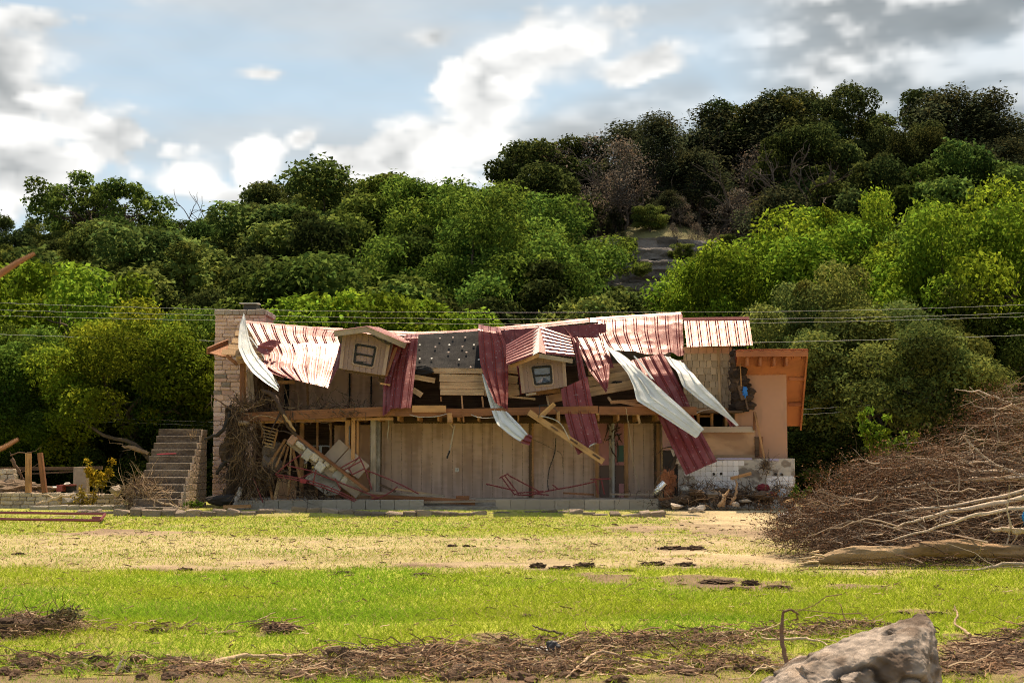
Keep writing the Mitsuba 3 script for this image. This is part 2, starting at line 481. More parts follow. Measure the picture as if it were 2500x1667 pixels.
# ---------------------------------------------------------------- trees
def leaf_cloud(rng, cen, rad, weight, n, size, col, var=.25, flat=.8, up=.55, shell=.45, aspect=.5, quad=True):
    """Small leaf faces spread through the clumps of a crown."""
    k = rng.choice(len(cen), n, p=weight / weight.sum())
    d = unit(rng.normal(size=(n, 3)))
    d[:, 2] = d[:, 2] * 1.0 + .22
    d = unit(d)
    r = rad[k] * (shell + (1 - shell) * rng.random(n) ** .6) * (1 + .13 * rng.normal(size=n) * (rng.random(n) < .35))
    p = cen[k] + d * r[:, None] * np.array([1, 1, flat])
    nrm = unit(d * .8 + rng.normal(size=(n, 3)) * .75 + np.array([0, 0, up]))
    a = unit(np.cross(nrm, rng.normal(size=(n, 3)))); b = np.cross(nrm, a)
    s = size * rng.uniform(.65, 1.35, n)[:, None]
    tone = (1 + var * rng.normal(size=(len(cen), 1)))[k] * (1 + .22 * rng.normal(size=(n, 1)))
    hue = rng.normal(size=(len(cen), 1))[k] * .5 + rng.normal(size=(n, 1)) * .5
    c = np.asarray(col) * np.clip(tone, .4, 1.8) * (1 + hue * np.array([.16, .02, -.10]))
    if quad:
        v = np.stack([p - a * s, p - b * s * aspect + a * s * .1, p + a * s, p + b * s * aspect + a * s * .1], 1).reshape(-1, 3)
        f = np.arange(n * 4).reshape(n, 4)
        return v, f, np.repeat(np.clip(c, .004, .6), 4, 0)
    v = np.stack([p - a * s * .9, p + a * s * .5 + b * s * .8 * aspect * 1.6, p + a * s * .5 - b * s * .8 * aspect * 1.6], 1).reshape(-1, 3)
    return v, np.arange(n * 3).reshape(n, 3), np.repeat(np.clip(c, .004, .6), 3, 0)


def clumps(rng, R, n, r0, zc, seed, inner=.45, low=-.55, wob=.35):
    """Clump centres of an uneven crown with radii R round height zc."""
    d = unit(rng.normal(size=(n * 3, 3)))
    d = d[d[:, 2] > low][:n]
    q = inner + (1 - inner) * rng.random(len(d)) ** .45
    o = 1 + wob * (meshkit.fbm(d * 1.7 + seed * 3.1, 3, seed) - .5) * 2
    c = d * (q * np.clip(o, .55, 1.18))[:, None] * np.asarray(R)
    c[:, 2] += zc
    return c, r0 * rng.uniform(.45, 1.5, len(d))


def wander(rng, p0, p1, n=6, amp=.12):
    t = np.linspace(0, 1, n)[:, None]
    L = np.linalg.norm(np.asarray(p1) - p0)
    w = np.cumsum(rng.normal(size=(n, 3)), 0) * amp * L / n
    return np.asarray(p0) + (np.asarray(p1) - p0) * t + (w - w[-1:] * t) * 1.0


TOPS = {}


def broadleaf(seed, R, zc, ncl, r0, nleaf, size, trunk_r, quad=True, limbs=10, low=-.5, inner=.45, lean=(0, 0), wob=.35, shell=.45, flat=.8, up=.55, var=.25, aspect=.5):
    rng = np.random.default_rng(seed)
    cen, rad = clumps(rng, R, ncl, r0, zc, seed, inner, low, wob)

    def crown(col):
        g = np.random.default_rng(seed + 1)
        m = MB()
        v, f, c = leaf_cloud(g, cen, rad, rad ** 2, nleaf, size, col, var, flat, up, shell, aspect, quad)
        m.add(v, f, None, c)
        return m
    TOPS[seed] = float(np.max(cen[:, 2] + rad * .75))
    t = MB()
    fork = np.array([lean[0], lean[1], zc - R[2] * .45])
    pts = wander(rng, np.array([0, 0, -.4]), fork, 6, .25)
    v, f, u = tube(pts, np.linspace(trunk_r * 1.25, trunk_r * .8, 6), 8); t.add(v, f, u)
    for k in rng.choice(len(cen), min(limbs, len(cen)), replace=False):
        pts = wander(rng, fork, cen[k], 7, .3)
        v, f, u = tube(pts, np.linspace(trunk_r * .55, trunk_r * .06, 7), 5); t.add(v, f, u)
        for j in range(3):
            q = pts[rng.integers(2, 6)]
            e = cen[rng.integers(len(cen))]
            e = q + (e - q) * .4
            v, f, u = tube(wander(rng, q, e, 5, .35), np.linspace(trunk_r * .22, trunk_r * .03, 5), 4); t.add(v, f, u)
    return t, crown


def twigs(rng, m, p, d, L, r, depth, spread=.55, sides=4, bend=.18, up=.12):
    n = 4
    pts = [p]
    dd = d
    for i in range(n):
        dd = unit(dd + rng.normal(size=3) * bend + np.array([0, 0, up * .3]))
        pts.append(pts[-1] + dd * L / n)
    v, f, u = tube(np.array(pts), np.linspace(r, r * .62, n + 1), sides if depth > 1 else 3, False)
    m.add(v, f, u)
    if depth == 0:
        return
    for k in range(rng.integers(3, 5)):
        q = pts[rng.integers(1, n + 1)] if k else pts[-1]
        nd = unit(dd + rng.normal(size=3) * spread + np.array([0, 0, up]))
        twigs(rng, m, q, nd, L * rng.uniform(.6, .85), r * .6, depth - 1, spread, sides, bend, up)


def bare(seed, h, r, depth=4, spread=.6):
    rng = np.random.default_rng(seed)
    m = MB()
    twigs(rng, m, np.array([0, 0, -.4]), np.array([0, 0, 1.0]), h * .36, r, depth, spread)
    return m


def juniper(seed, h, w, n, size):
    """A ragged evergreen: foliage in upswept sprays along a tapering stem, seen as dark tufts."""
    rng = np.random.default_rng(seed)
    k = 46
    z = h * (.12 + .88 * rng.random(k) ** .9)
    rr = w * (1 - (z / h) ** 1.6) * rng.uniform(.35, 1.05, k) + .15
    a = rng.uniform(0, 6.28, k)
    cen = np.stack([rr * np.cos(a), rr * np.sin(a), z], 1)
    rad = w * rng.uniform(.2, .42, k)

    def crown(col):
        g = np.random.default_rng(seed + 1)
        m = MB()
        v, f, c = leaf_cloud(g, cen, rad, rad ** 2, n, size, col, .22, 1.15, .2, .2, .34, False)
        m.add(v, f, None, c)
        return m
    t = MB()
    v, f, u = tube(wander(rng, np.array([0, 0, -.4]), np.array([0, 0, h * .9]), 8, .15), np.linspace(.16, .03, 8), 5); t.add(v, f, u)
    for j in range(14):
        b = np.array([0, 0, h * rng.uniform(.1, .7)])
        v, f, u = tube(wander(rng, b, cen[rng.integers(k)], 5, .3), np.linspace(.06, .012, 5), 4); t.add(v, f, u)
    return t, crown


GROUPS = {}


def species(name, trunk, crown_mb, leafmat='leaf', crown_name='crown'):
    g = {'type': 'shapegroup', 'trunk': trunk.ply('bark', True)}
    if crown_mb is not None:
        g[crown_name] = crown_mb.ply(leafmat)
    scene['kind_' + name] = g


def plant(kind, name, pos, s, label, cat='tree', group=None, rot=0.0, sx=1.0, tilt=0.0, sz=1.0):
    key = numbered(name)
    M = T().translate([float(a) for a in pos]).rotate([0, 1, 0], tilt).rotate([0, 0, 1], rot).scale([s * sx, s * sx, s * sz])
    scene[key] = {'type': 'instance', 'to_world': M, 'group': {'type': 'ref', 'id': 'kind_' + kind}}
    tag(key, label, cat, group)
    return key


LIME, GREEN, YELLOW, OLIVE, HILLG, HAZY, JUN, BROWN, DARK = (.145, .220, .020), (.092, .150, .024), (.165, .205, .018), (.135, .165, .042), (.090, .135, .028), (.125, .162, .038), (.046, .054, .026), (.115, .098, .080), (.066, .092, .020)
tA, cA = broadleaf(11, (5.2, 5.0, 4.4), 6.0, 95, 1.15, 62000, .105, .30, low=-.75, wob=.40)
tB, cB = broadleaf(12, (4.8, 4.8, 4.9), 6.2, 105, 1.0, 62000, .10, .28, low=-.8, wob=.45)
tC, cC = broadleaf(13, (5.4, 5.2, 4.3), 5.2, 130, .95, 80000, .10, .34, low=-.72, wob=.22, flat=.75, up=.8, inner=.6)
tD, cD = broadleaf(14, (3.0, 3.0, 3.1), 3.6, 60, .75, 26000, .10, .16, low=-.85, wob=.42)
for nm, t, c, col, mat in (('lime_a', tA, cA, LIME, 'leaf'), ('lime_b', tB, cB, LIME, 'leaf'), ('green_a', tA, cA, GREEN, 'leaf'), ('green_b', tB, cB, GREEN, 'leaf'), ('yellow_a', tA, cA, YELLOW, 'leaf'),
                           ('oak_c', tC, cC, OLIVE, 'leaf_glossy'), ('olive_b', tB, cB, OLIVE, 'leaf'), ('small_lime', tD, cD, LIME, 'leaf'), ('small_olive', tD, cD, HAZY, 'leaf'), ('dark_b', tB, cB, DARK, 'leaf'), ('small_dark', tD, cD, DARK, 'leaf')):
    species(nm, t, c(col), mat)
for i in range(3):
    t, c = broadleaf(20 + i, (3.3, 3.2, 3.7), 4.9, 46, .95, 30000, .112, .20, quad=False, low=-.8, wob=.58, inner=.35, limbs=16, aspect=.7)
    species(f'hill_{i}', t, c(HILLG)); species(f'hazy_{i}', t, c(HAZY))
    if i < 2:
        species(f'hilldark_{i}', t, c((.055, .075, .022)))
        t, c = juniper(30 + i, 7.2, 2.7, 17000, .10)
        species(f'juniper_{i}', t, c(JUN)); tb, cb = juniper(30 + i, 7.2, 2.7, 5200, .10); bb = bare(60 + i, 7.0, .15)
        tb.add(*bb.arrays()[:3]); species(f'brown_{i}', tb, cb(BROWN))
        species(f'bare_{i}', bare(40 + i, 7.0, .17), None)
t, c = broadleaf(50, (4.2, 3.8, 2.3), 5.6, 60, .62, 9000, .115, .16, quad=False, low=-.35, inner=.5, wob=.3, limbs=20, aspect=.7)
species('sparse', t, c(HILLG))
t, c = broadleaf(51, (4.8, 4.4, 3.6), 6.0, 90, 1.0, 42000, .112, .3, quad=False, low=-.6, wob=.4, aspect=.7)
species('hilloak', t, c((.050, .062, .020)))

# trees one can tell apart, by (kind, name, picture x, distance, picture y of the top, height of the kind, width factor, label)
KIND_H = {'lime_a': 11.0, 'lime_b': 11.9, 'green_a': 11.0, 'green_b': 11.9, 'yellow_a': 11.0, 'oak_c': 10.2, 'olive_b': 11.9, 'dark_b': 11.9, 'small_lime': 7.3, 'small_olive': 7.3, 'sparse': 8.2, 'hilloak': 10.2, 'hill_0': 9.2, 'hill_1': 9.2, 'hill_2': 9.2,
          'hazy_0': 9.2, 'hazy_1': 9.2, 'hazy_2': 9.2, 'juniper_0': 7.4, 'juniper_1': 7.4, 'brown_0': 7.4, 'brown_1': 7.4, 'bare_0': 6.6, 'bare_1': 6.6, 'hilldark_0': 9.2, 'hilldark_1': 9.2}


for k, sd in (('lime_a', 11), ('green_a', 11), ('yellow_a', 11), ('lime_b', 12), ('green_b', 12), ('olive_b', 12), ('dark_b', 12), ('oak_c', 13), ('small_lime', 14), ('small_olive', 14), ('sparse', 50), ('hilloak', 51), *((f'{a}_{i}', 20 + i) for a in ('hill', 'hazy', 'hilldark') for i in range(3))):
    KIND_H[k] = TOPS[sd]


def base_z(x, Y):
    return float(hill_z(x, Y)) if Y > 61 else .1


def grow(kind, name, px, Y, top, width, label, rot=0, group=None, sink=0.0, tilt=0.0):
    """Height from the picture's top row, width of the crown in metres relative to its height."""
    x = (px - CX) / F * Y
    z0 = base_z(x, Y) - sink
    h = P(px, top, Y)[2] - z0
    sz = h / KIND_H[kind]
    return plant(kind, name, (x, Y, z0), sz, label, 'tree', group, rot, width, tilt)


# row behind the house, left to right
grow('green_b', 'broadleaf_tree', -40, 50, 760, 1.05, 'deep green leafy tree at the left edge above the ruined stone wall', 20)
grow('small_lime', 'broadleaf_tree', 90, 58, 640, .95, 'yellow-green bushy tree behind the blurred broken branch tip', 200)
grow('lime_b', 'broadleaf_tree', 120, 54, 780, 1.0, 'bright green tree beside the yellowish tree, left of the staircase', 140)
grow('yellow_a', 'broadleaf_tree', 330, 50.5, 728, 1.02, 'large yellow-green tree spreading behind the concrete staircase', 65)
grow('green_a', 'broadleaf_tree', 465, 52.5, 742, .86, 'dark green tree close to the left side of the stone chimney', 300)
grow('hazy_1', 'broadleaf_tree', 480, 70, 592, 1.25, 'broad rounded pale green tree on the slope behind the staircase tree', 10)
grow('hazy_2', 'broadleaf_tree', 350, 74, 622, 1.15, 'rounded green tree on the lower slope, left of the broad pale one', 80)
grow('small_lime', 'broadleaf_tree', 710, 58, 752, 1.0, 'small light green tree just right of the chimney top', 0)
grow('small_lime', 'broadleaf_tree', 860, 57, 716, 1.15, 'light green tree rising behind the left dormer roof', 120)
grow('small_lime', 'broadleaf_tree', 990, 58, 730, .95, 'light green tree top behind the sagging middle of the roof ridge', 240)
grow('green_b', 'broadleaf_tree', 1180, 72, 480, 1.05, 'tall dense green tree at the centre behind the roof', 33)
grow('green_a', 'broadleaf_tree', 1235, 70, 560, .95, 'dense green tree sloping down beside the limestone cliff', 100)
grow('green_a', 'broadleaf_tree', 1090, 75, 560, .95, 'green tree standing left of the tall centre tree', 190)
grow('small_olive', 'broadleaf_tree', 1405, 66, 715, 1.0, 'low green tree at the foot of the cliff, left side', 20)
grow('small_olive', 'broadleaf_tree', 1655, 70, 712, .85, 'low yellow-green bushy tree at the foot of the cliff, right side', 75)
grow('lime_b', 'broadleaf_tree', 1760, 64, 595, .62, 'narrow bright lime tree right of the limestone cliff', 210)
grow('lime_a', 'broadleaf_tree', 1930, 66, 505, .98, 'bright lime-green spreading tree above the right roof end', 15)
grow('lime_b', 'broadleaf_tree', 2060, 68, 470, .75, 'lime-green tree with a pointed top behind the spreading lime tree', 95)
grow('green_b', 'broadleaf_tree', 2190, 66, 545, .9, 'mid green tree between the lime trees and the tall one at the right edge', 270)
grow('lime_a', 'broadleaf_tree', 2430, 60, 432, .82, 'tall sunlit green tree at the right edge', 130)
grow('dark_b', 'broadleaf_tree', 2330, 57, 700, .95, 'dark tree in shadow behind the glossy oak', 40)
grow('olive_b', 'broadleaf_tree', 2010, 57, 650, .85, 'dull olive tree below the lime tree, behind the salmon wing', 55)
grow('oak_c', 'oak_tree', 2190, 52, 728, 1.02, 'round glossy olive oak standing right of the salmon wing', 0)
grow('oak_c', 'oak_tree', 1985, 54, 800, .62, 'small dark oak directly behind the salmon wing', 150)
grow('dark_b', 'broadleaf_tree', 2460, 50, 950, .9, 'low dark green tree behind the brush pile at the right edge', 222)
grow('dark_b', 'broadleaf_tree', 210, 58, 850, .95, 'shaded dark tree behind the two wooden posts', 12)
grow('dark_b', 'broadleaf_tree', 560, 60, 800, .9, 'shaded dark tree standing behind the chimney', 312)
# skyline trees that stand out
grow('sparse', 'broadleaf_tree', 225, 112, 418, 1.05, 'open thin-leaved tree with bare limbs on the left skyline', 30)
grow('hilldark_0', 'broadleaf_tree', 700, 118, 440, 1.15, 'dark flat-topped tree on the skyline above the chimney', 60)
grow('bare_0', 'bare_tree', 440, 112, 478, .95, 'bare leafless tree on the left skyline', 0)
grow('bare_1', 'bare_tree', 515, 110, 492, 1.05, 'bare twiggy tree on the skyline left of the dark flat-topped tree', 40)
grow('hilloak', 'oak_tree', 2010, 104, 206, 1.0, 'big domed oak standing highest on the right skyline', 10)
grow('bare_1', 'bare_tree', 2185, 104, 258, .9, 'bare grey tree on the right skyline beside the domed oak', 200)
grow('bare_0', 'bare_tree', 1705, 106, 275, 1.0, 'bare grey tree standing tallest on the skyline left of the domed oak', 90)
grow('bare_1', 'bare_tree', 1500, 108, 345, .95, 'bare tree on the skyline above the cliff', 10)
grow('bare_0', 'bare_tree', 1990, 92, 330, 1.1, 'pale dead tree leaning below the domed oak', 10, tilt=14)
grow('hill_2', 'broadleaf_tree', 2360, 84, 352, 1.0, 'rounded sage-green tree on the slope right of the pale dead tree', 10)
grow('juniper_0', 'juniper_tree', 2330, 104, 236, 1.6, 'ragged dark juniper on the skyline near the right edge', 10)
grow('juniper_1', 'juniper_tree', 2440, 104, 240, 1.6, 'dark juniper on the skyline at the right edge', 100)

for k, (kind, px, Y, top, w, lab) in enumerate([
        ('brown_0', 1340, 104, 378, 1.6, 'brown-grey dead juniper first right of the green trees on the skyline'), ('hilldark_1', 1400, 106, 352, 1.0, 'dark tree between dead junipers where the skyline begins to climb'), ('brown_1', 1455, 105, 350, 1.5, 'dead brown juniper on the skyline over the left end of the cliff'),
        ('juniper_0', 1540, 105, 318, 1.8, 'dark ragged juniper on the skyline over the middle of the cliff'), ('bare_0', 1600, 103, 306, 1.4, 'bare tree on the skyline beside the tallest bare grey tree'), ('bare_1', 1650, 104, 285, 1.2, 'bare many-twigged tree left of the tallest bare grey tree'), ('juniper_1', 1745, 104, 284, 1.9, 'dark juniper right of the tallest bare grey tree'),
        ('hilldark_0', 1830, 105, 250, 1.0, 'dark green tree just left of the big domed oak'), ('juniper_0', 1890, 103, 262, 1.8, 'dark juniper under the left side of the big domed oak'), ('juniper_0', 1700, 96, 380, 2.0, 'dark juniper below the tallest bare grey tree'), ('brown_0', 1560, 96, 410, 1.7, 'dead brown juniper in the middle of the slope above the cliff'), ('bare_0', 1480, 97, 430, 1.5, 'bare grey tree on the slope above the cliff'),
        ('juniper_1', 1640, 93, 470, 2.2, 'dark juniper low on the slope above the cliff'), ('bare_1', 1760, 94, 420, 1.5, 'bare tree on the slope below the dark juniper pair'), ('brown_1', 1810, 92, 470, 1.7, 'dead brown juniper low on the slope above the lime trees'), ('hilloak', 2230, 100, 300, .9, 'rounded dark oak right of the bare grey tree by the domed oak'),
        ('green_a', 1230, 80, 440, 1.15, 'large rounded mid-green tree at the top centre behind the roof'), ('green_b', 1000, 88, 425, 1.1, 'large rounded mid-green tree left of the top centre one'), ('hazy_0', 860, 92, 418, 1.4, 'pale rounded tree reaching the skyline left of the centre trees'), ('hazy_2', 640, 84, 500, 1.4, 'wide pale green tree on the slope above the chimney')]):
    grow(kind, {'j': 'juniper_tree', 'b': 'juniper_tree'}.get(kind[0], 'broadleaf_tree') if not kind.startswith('bare') else 'bare_tree', px, Y, top, w, lab, 37 * k)

# the wood on the hillside
rng = np.random.default_rng(77)
WOOD = {'hill': 'mid green tree among the wood on the left and middle hillside', 'hazy': 'pale green tree among the wood on the left and middle hillside', 'juniper': 'dark ragged juniper in the wood on the right hillside',
        'brown': 'half-dead grey-brown juniper in the wood on the right hillside', 'bare': 'bare grey tree in the wood on the right hillside', 'hilldark': 'dark green tree in the wood on the hillside'}
for Y in (66, 72, 79, 86, 93, 100, 107, 114, 120):
    half = .36 * Y + 9
    xw = -half + rng.uniform(0, 3)
    while xw < half:
        x, y = xw + rng.uniform(-1.4, 1.4), Y + rng.uniform(-2.5, 2.5)
        xw += rng.uniform(4.4, 7.0)
        px = CX + x / y * F
        if 1390 < px < 1760 and y < 92:       # the cliff's gap
            continue
        if Y > 116 and px > 1500:
            continue
        u = rng.random()
        right = px > 1330 + 2.2 * (Y - 80)
        if right:
            kind = 'brown' if u < (.46 if px < 1900 else .2) else 'juniper' if u < .68 else 'bare' if u < (.92 if px < 1900 else .76) else 'hilldark'
        else:
            kind = 'hill' if u < .48 else 'hazy' if u < .72 else 'hilldark' if u < .93 or Y < 105 else 'juniper'
        name = {'juniper': 'juniper_tree', 'brown': 'juniper_tree', 'bare': 'bare_tree'}.get(kind, 'broadleaf_tree')
        v = f'{kind}_{rng.integers(3 if kind in ("hill", "hazy") else 2)}'
        h = 1.12 * {'juniper': rng.uniform(5.2, 6.8), 'brown': rng.uniform(5, 6.6), 'bare': rng.uniform(5, 6.4)}.get(kind, rng.uniform(6.6, 9.6)) * (.72 if Y > 98 and px < 1150 else .85 if Y > 110 else 1)
        s = h / KIND_H[v]
        plant(v, name, (x, y, base_z(x, y) - .2), s, WOOD[kind].replace('on the hillside', 'hillside').split(' in the ')[0].split(' among ')[0] + (' low' if y < 80 else ' halfway up' if y < 100 else ' near the crest') + ' on the hillside, ' + ('far left of the chimney' if px < 420 else 'above the chimney' if px < 760 else 'behind the left half of the roof' if px < 1130 else 'above the right half of the roof' if px < 1500 else 'above the cliff and lime trees' if px < 1950 else 'at the far right'), 'tree', 'trees of the wood on the hillside', rng.uniform(0, 360), rng.uniform(.9, 1.25) * (1.35 if kind in ('juniper', 'brown') else 1))

for k in range(34):
    x, y = 8 + rng.normal() * 5.5, rng.uniform(85.5, 100)
    v = ('small_olive', 'brown_0', 'brown_1', 'juniper_1')[rng.integers(4)]
    plant(v, 'bush', (x, y, base_z(x, y) - .1), rng.uniform(.14, .30), 'low scrubby bush on the slope above the limestone cliff', 'bush', 'scrub above the cliff', rng.uniform(0, 360), rng.uniform(1, 1.6))
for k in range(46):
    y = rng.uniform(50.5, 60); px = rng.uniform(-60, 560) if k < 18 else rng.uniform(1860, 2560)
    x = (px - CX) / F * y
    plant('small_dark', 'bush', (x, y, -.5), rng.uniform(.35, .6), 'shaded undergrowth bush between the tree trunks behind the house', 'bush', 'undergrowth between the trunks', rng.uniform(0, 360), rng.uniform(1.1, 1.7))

for x, y, zz, s in ((6.2, 83.0, 10.4, .3), (9.4, 83.0, 9.2, .34), (7.6, 83.6, 12.0, .26), (10.6, 84.2, 11.6, .36), (5.4, 84.6, 12.4, .3), (8.6, 82.4, 7.8, .4), (6.6, 82.2, 6.6, .45), (10.2, 85.2, 13.2, .3), (4.8, 82.8, 8.8, .4), (7.0, 85.6, 13.8, .25)):
    plant('small_olive', 'bush', (x, y, zz), s * .55, 'small bush growing on a ledge of the limestone cliff', 'bush', 'bushes on the cliff ledges', rng.uniform(0, 360), 1.4)

# overhead wires in front of the trees
WY = 49.3
for i, (pts, lab) in enumerate([([(-120, 735), (700, 758), (1250, 763), (1850, 761), (2620, 739)], 'topmost overhead wire crossing behind the roof ridge'),
                                ([(-120, 754), (700, 772), (1250, 779), (1850, 778), (2620, 760)], 'second overhead wire from the top behind the roof'),
                                ([(-120, 768), (700, 785), (1250, 791), (1850, 788), (2620, 768)], 'third overhead wire from the top behind the roof'),
                                ([(-120, 812), (700, 836), (1250, 845), (1850, 836), (2620, 814)], 'single thicker overhead wire below the group of three'),
                                ([(-120, 1006), (250, 1021), (1250, 1045), (1958, 999), (2620, 962)], 'upper one of the two low wires left and right of the house'),
                                ([(-120, 1014), (250, 1029), (1250, 1058), (1958, 1012), (2620, 972)], 'lower one of the two low wires left and right of the house')]):
    q = np.array([P(x, y, WY) for x, y in pts])
    xx = np.linspace(q[0, 0], q[-1, 0], 40)
    zz = np.interp(xx, q[:, 0], PchipInterpolator(q[:, 0], q[:, 2])(q[:, 0]))
    zz = PchipInterpolator(q[:, 0], q[:, 2])(xx)
    m = MB(); m.add(*tube(np.stack([xx, np.full(40, WY), zz], 1), .006 if i != 3 else .008, 5), (.40, .40, .40))
    scene[numbered('power_line')] = m.ply('matte', True)
    labels['power_line' if i == 0 else f'power_line_{i:03d}'] = {'label': lab, 'category': 'wire'}

# ---------------------------------------------------------------- the wrecked house
def Z(y, Y):
    return P(CX, y, Y)[2]


def X(x, Y, y=1050):
    return P(x, y, Y)[0]


def at3(q):
    return P(*q)


def quad_face(a, b, c, d, t, inward):
    q = np.array([a, b, c, d]); q2 = q + np.asarray(inward) * t
    v = np.vstack([q, q2])
    f = np.array([[0, 1, 2, 3], [7, 6, 5, 4], [0, 4, 5, 1], [1, 5, 6, 2], [2, 6, 7, 3], [3, 7, 4, 0]])
    return v, f


def mesh_of(*geos, bsdf='wood', smooth=False):
    m = MB()
    for g in geos:
        m.add(*g)
    return m.ply(bsdf, smooth)


def plank(name, parent, a, b, w, t=.04, bsdf='wood', face=(0, -1, 0), **kw):
    """A board between two surveyed points (x, y, Y); w in metres."""
    return wood(name, parent, board(P(*a), P(*b), w, t, face), bsdf, **kw)


def rib_profile(w, ribs, minor=True):
    us, hs = [0.0], [0.0]
    for k in range(ribs):
        c = (k + .5) / ribs
        e, t = .055 / w, .026 / w
        if minor:
            for q in (-.33, -.17):
                m_ = c + q / ribs
                us += [m_ - .03 / w, m_, m_ + .03 / w]; hs += [0, .045, 0]
        us += [c - e, c - t, c + t, c + e]; hs += [0, 1, 1, 0]
        if minor:
            for q in (.17, .33):
                m_ = c + q / ribs
                us += [m_ - .03 / w, m_, m_ + .03 / w]; hs += [0, .045, 0]
    us.append(1.0); hs.append(0.0)
    o = np.argsort(us, kind='stable')
    return np.clip(np.array(us)[o], 0, 1), np.array(hs)[o]


def sheet_geo(rows, width, ribs, amp=.034, n=36, dent=.02, seed=0, rag=.02, minor=True, crease=1.0):
    """Ribbed metal sheet through rows of (left point, right point); ribs run down the rows."""
    L = np.array([P(r[0][0], r[0][1], r[2] if np.isscalar(r[2]) else r[2][0]) for r in rows])
    R = np.array([P(r[1][0], r[1][1], r[2] if np.isscalar(r[2]) else r[2][1]) for r in rows])
    M = (L + R) / 2
    s = np.concatenate([[0], np.cumsum(np.linalg.norm(np.diff(M, axis=0), axis=1))]); s /= s[-1]
    us, hs = rib_profile(width, ribs, minor)
    g = np.random.default_rng(seed + 5000)
    endj = 1 - rag * meshkit.fbm(np.stack([us * 6, us * 0 + seed, us * 0], -1), 3, seed)
    t = np.linspace(0, 1, n)[:, None] * endj[None]
    lin = lambda A: np.stack([np.interp(t, s, A[:, k]) for k in range(3)], -1)
    pch = lambda A: np.stack([PchipInterpolator(s, A[:, k])(t) for k in range(3)], -1) if len(s) > 2 else lin(A)
    l, r = .35 * pch(L) + .65 * lin(L), .35 * pch(R) + .65 * lin(R)
    p = l + (r - l) * us[None, :, None]
    nr = unit(np.cross(np.gradient(p, axis=0), np.where(np.linalg.norm(r - l, axis=-1, keepdims=True) > 1e-6, r - l, [1, 0, 0])))
    if (nr[..., 1] * 1.0 - .3 * nr[..., 2]).mean() > 0:
        nr, flip = -nr, True
    else:
        flip = False
    wl = np.linalg.norm(r - l, axis=-1, keepdims=True)
    h = amp * hs[None, :, None] * np.minimum(1, wl / (width * .55))
    d = ((meshkit.fbm(p * 1.6 + seed, 3, seed) - .5) * 1.6 + .9 * (.45 - np.abs(2 * meshkit.noise(p * np.array([2.2, 2.2, 2.6]) + 3.3 * seed, seed) - 1)))[..., None] * dent
    p = p + nr * (h + d)
    nv, nu = p.shape[:2]
    i = (np.arange(nv - 1)[:, None] * nu + np.arange(nu - 1)[None]).ravel()
    f = np.stack([i, i + 1, i + nu + 1, i + nu], 1)
    f = f if flip else f[:, ::-1]
    v = p.reshape(-1, 3)
    ff = np.vstack([f[:, [0, 1, 2]], f[:, [0, 2, 3]]])
    nn = np.cross(v[ff[:, 1]] - v[ff[:, 0]], v[ff[:, 2]] - v[ff[:, 0]]).sum(0)
    if nn[1] > 0:
        f = f[:, ::-1]
    uv = np.stack([np.broadcast_to(us[None] * width, (nv, nu)), t * 3], -1).reshape(-1, 2) + seed
    return v, f, uv


def sheet(name, parent, rows, width, ribs, side='sheet_red', label=None, **kw):
    m = MB(); m.add(*sheet_geo(rows, width, ribs, **kw))
    return put(name, parent, m.ply(side), label)


house = thing('wrecked_house', 'flood-wrecked two-storey house with torn burgundy metal roof sheets hanging over its open front', 'house')
r = np.random.default_rng(3)
YB, YW, YS = 41.6, 43.8, 41.35         # beam, ground-floor wall, block kerb
Z0, ZF, ZU = .13, .40, 2.98            # terrace, slab and upper floor
# shell: floors, back walls, ends
xl, xr = X(556, 43), X(1800, 43)
put('floor_slab', house, mesh_of(bx(xl + .5, X(1660, 43), 41.9, 48.5, .0, ZF), bsdf='concrete'))
put('upper_floor', house, mesh_of(bx(xl + .6, xr, 41.95, 48.5, ZU - .06, ZU), bsdf='wood_dark'))
put('back_wall', house, mesh_of(bx(xl + 1.2, xr, 48.5, 48.7, 0, 4.9), bsdf='panelling'))
put('end_wall', house, mesh_of(bx(X(615, 43.4), X(615, 43.4) + .12, 43.5, 48.5, ZF, 4.6), bsdf='wood_dark'))
put('end_wall', house, mesh_of(bx(xr - .15, xr, 43.5, 48.5, ZF, 4.6), bsdf='panelling'))
put('attic_wall', house, mesh_of(bx(X(606, 46.2), X(980, 46.2), 46.2, 46.3, ZU, 4.5), bsdf='panelling'), 'beige attic wall board with a dark upright gap')
put('attic_wall', house, mesh_of(bx(X(980, 47.2) + .4, X(1700, 47.2), 47.2, 47.3, ZU, 4.6), bsdf='wood_dark'))
for x in (700, 852, 905):
    put('wall_batten', house, mesh_of(upright(X(x - (8 if x == 700 else 1.5), 46.1), X(x + (4 if x == 700 else 1.5), 46.1), 46.12, 46.2, ZU, 4.4), bsdf='membrane'))
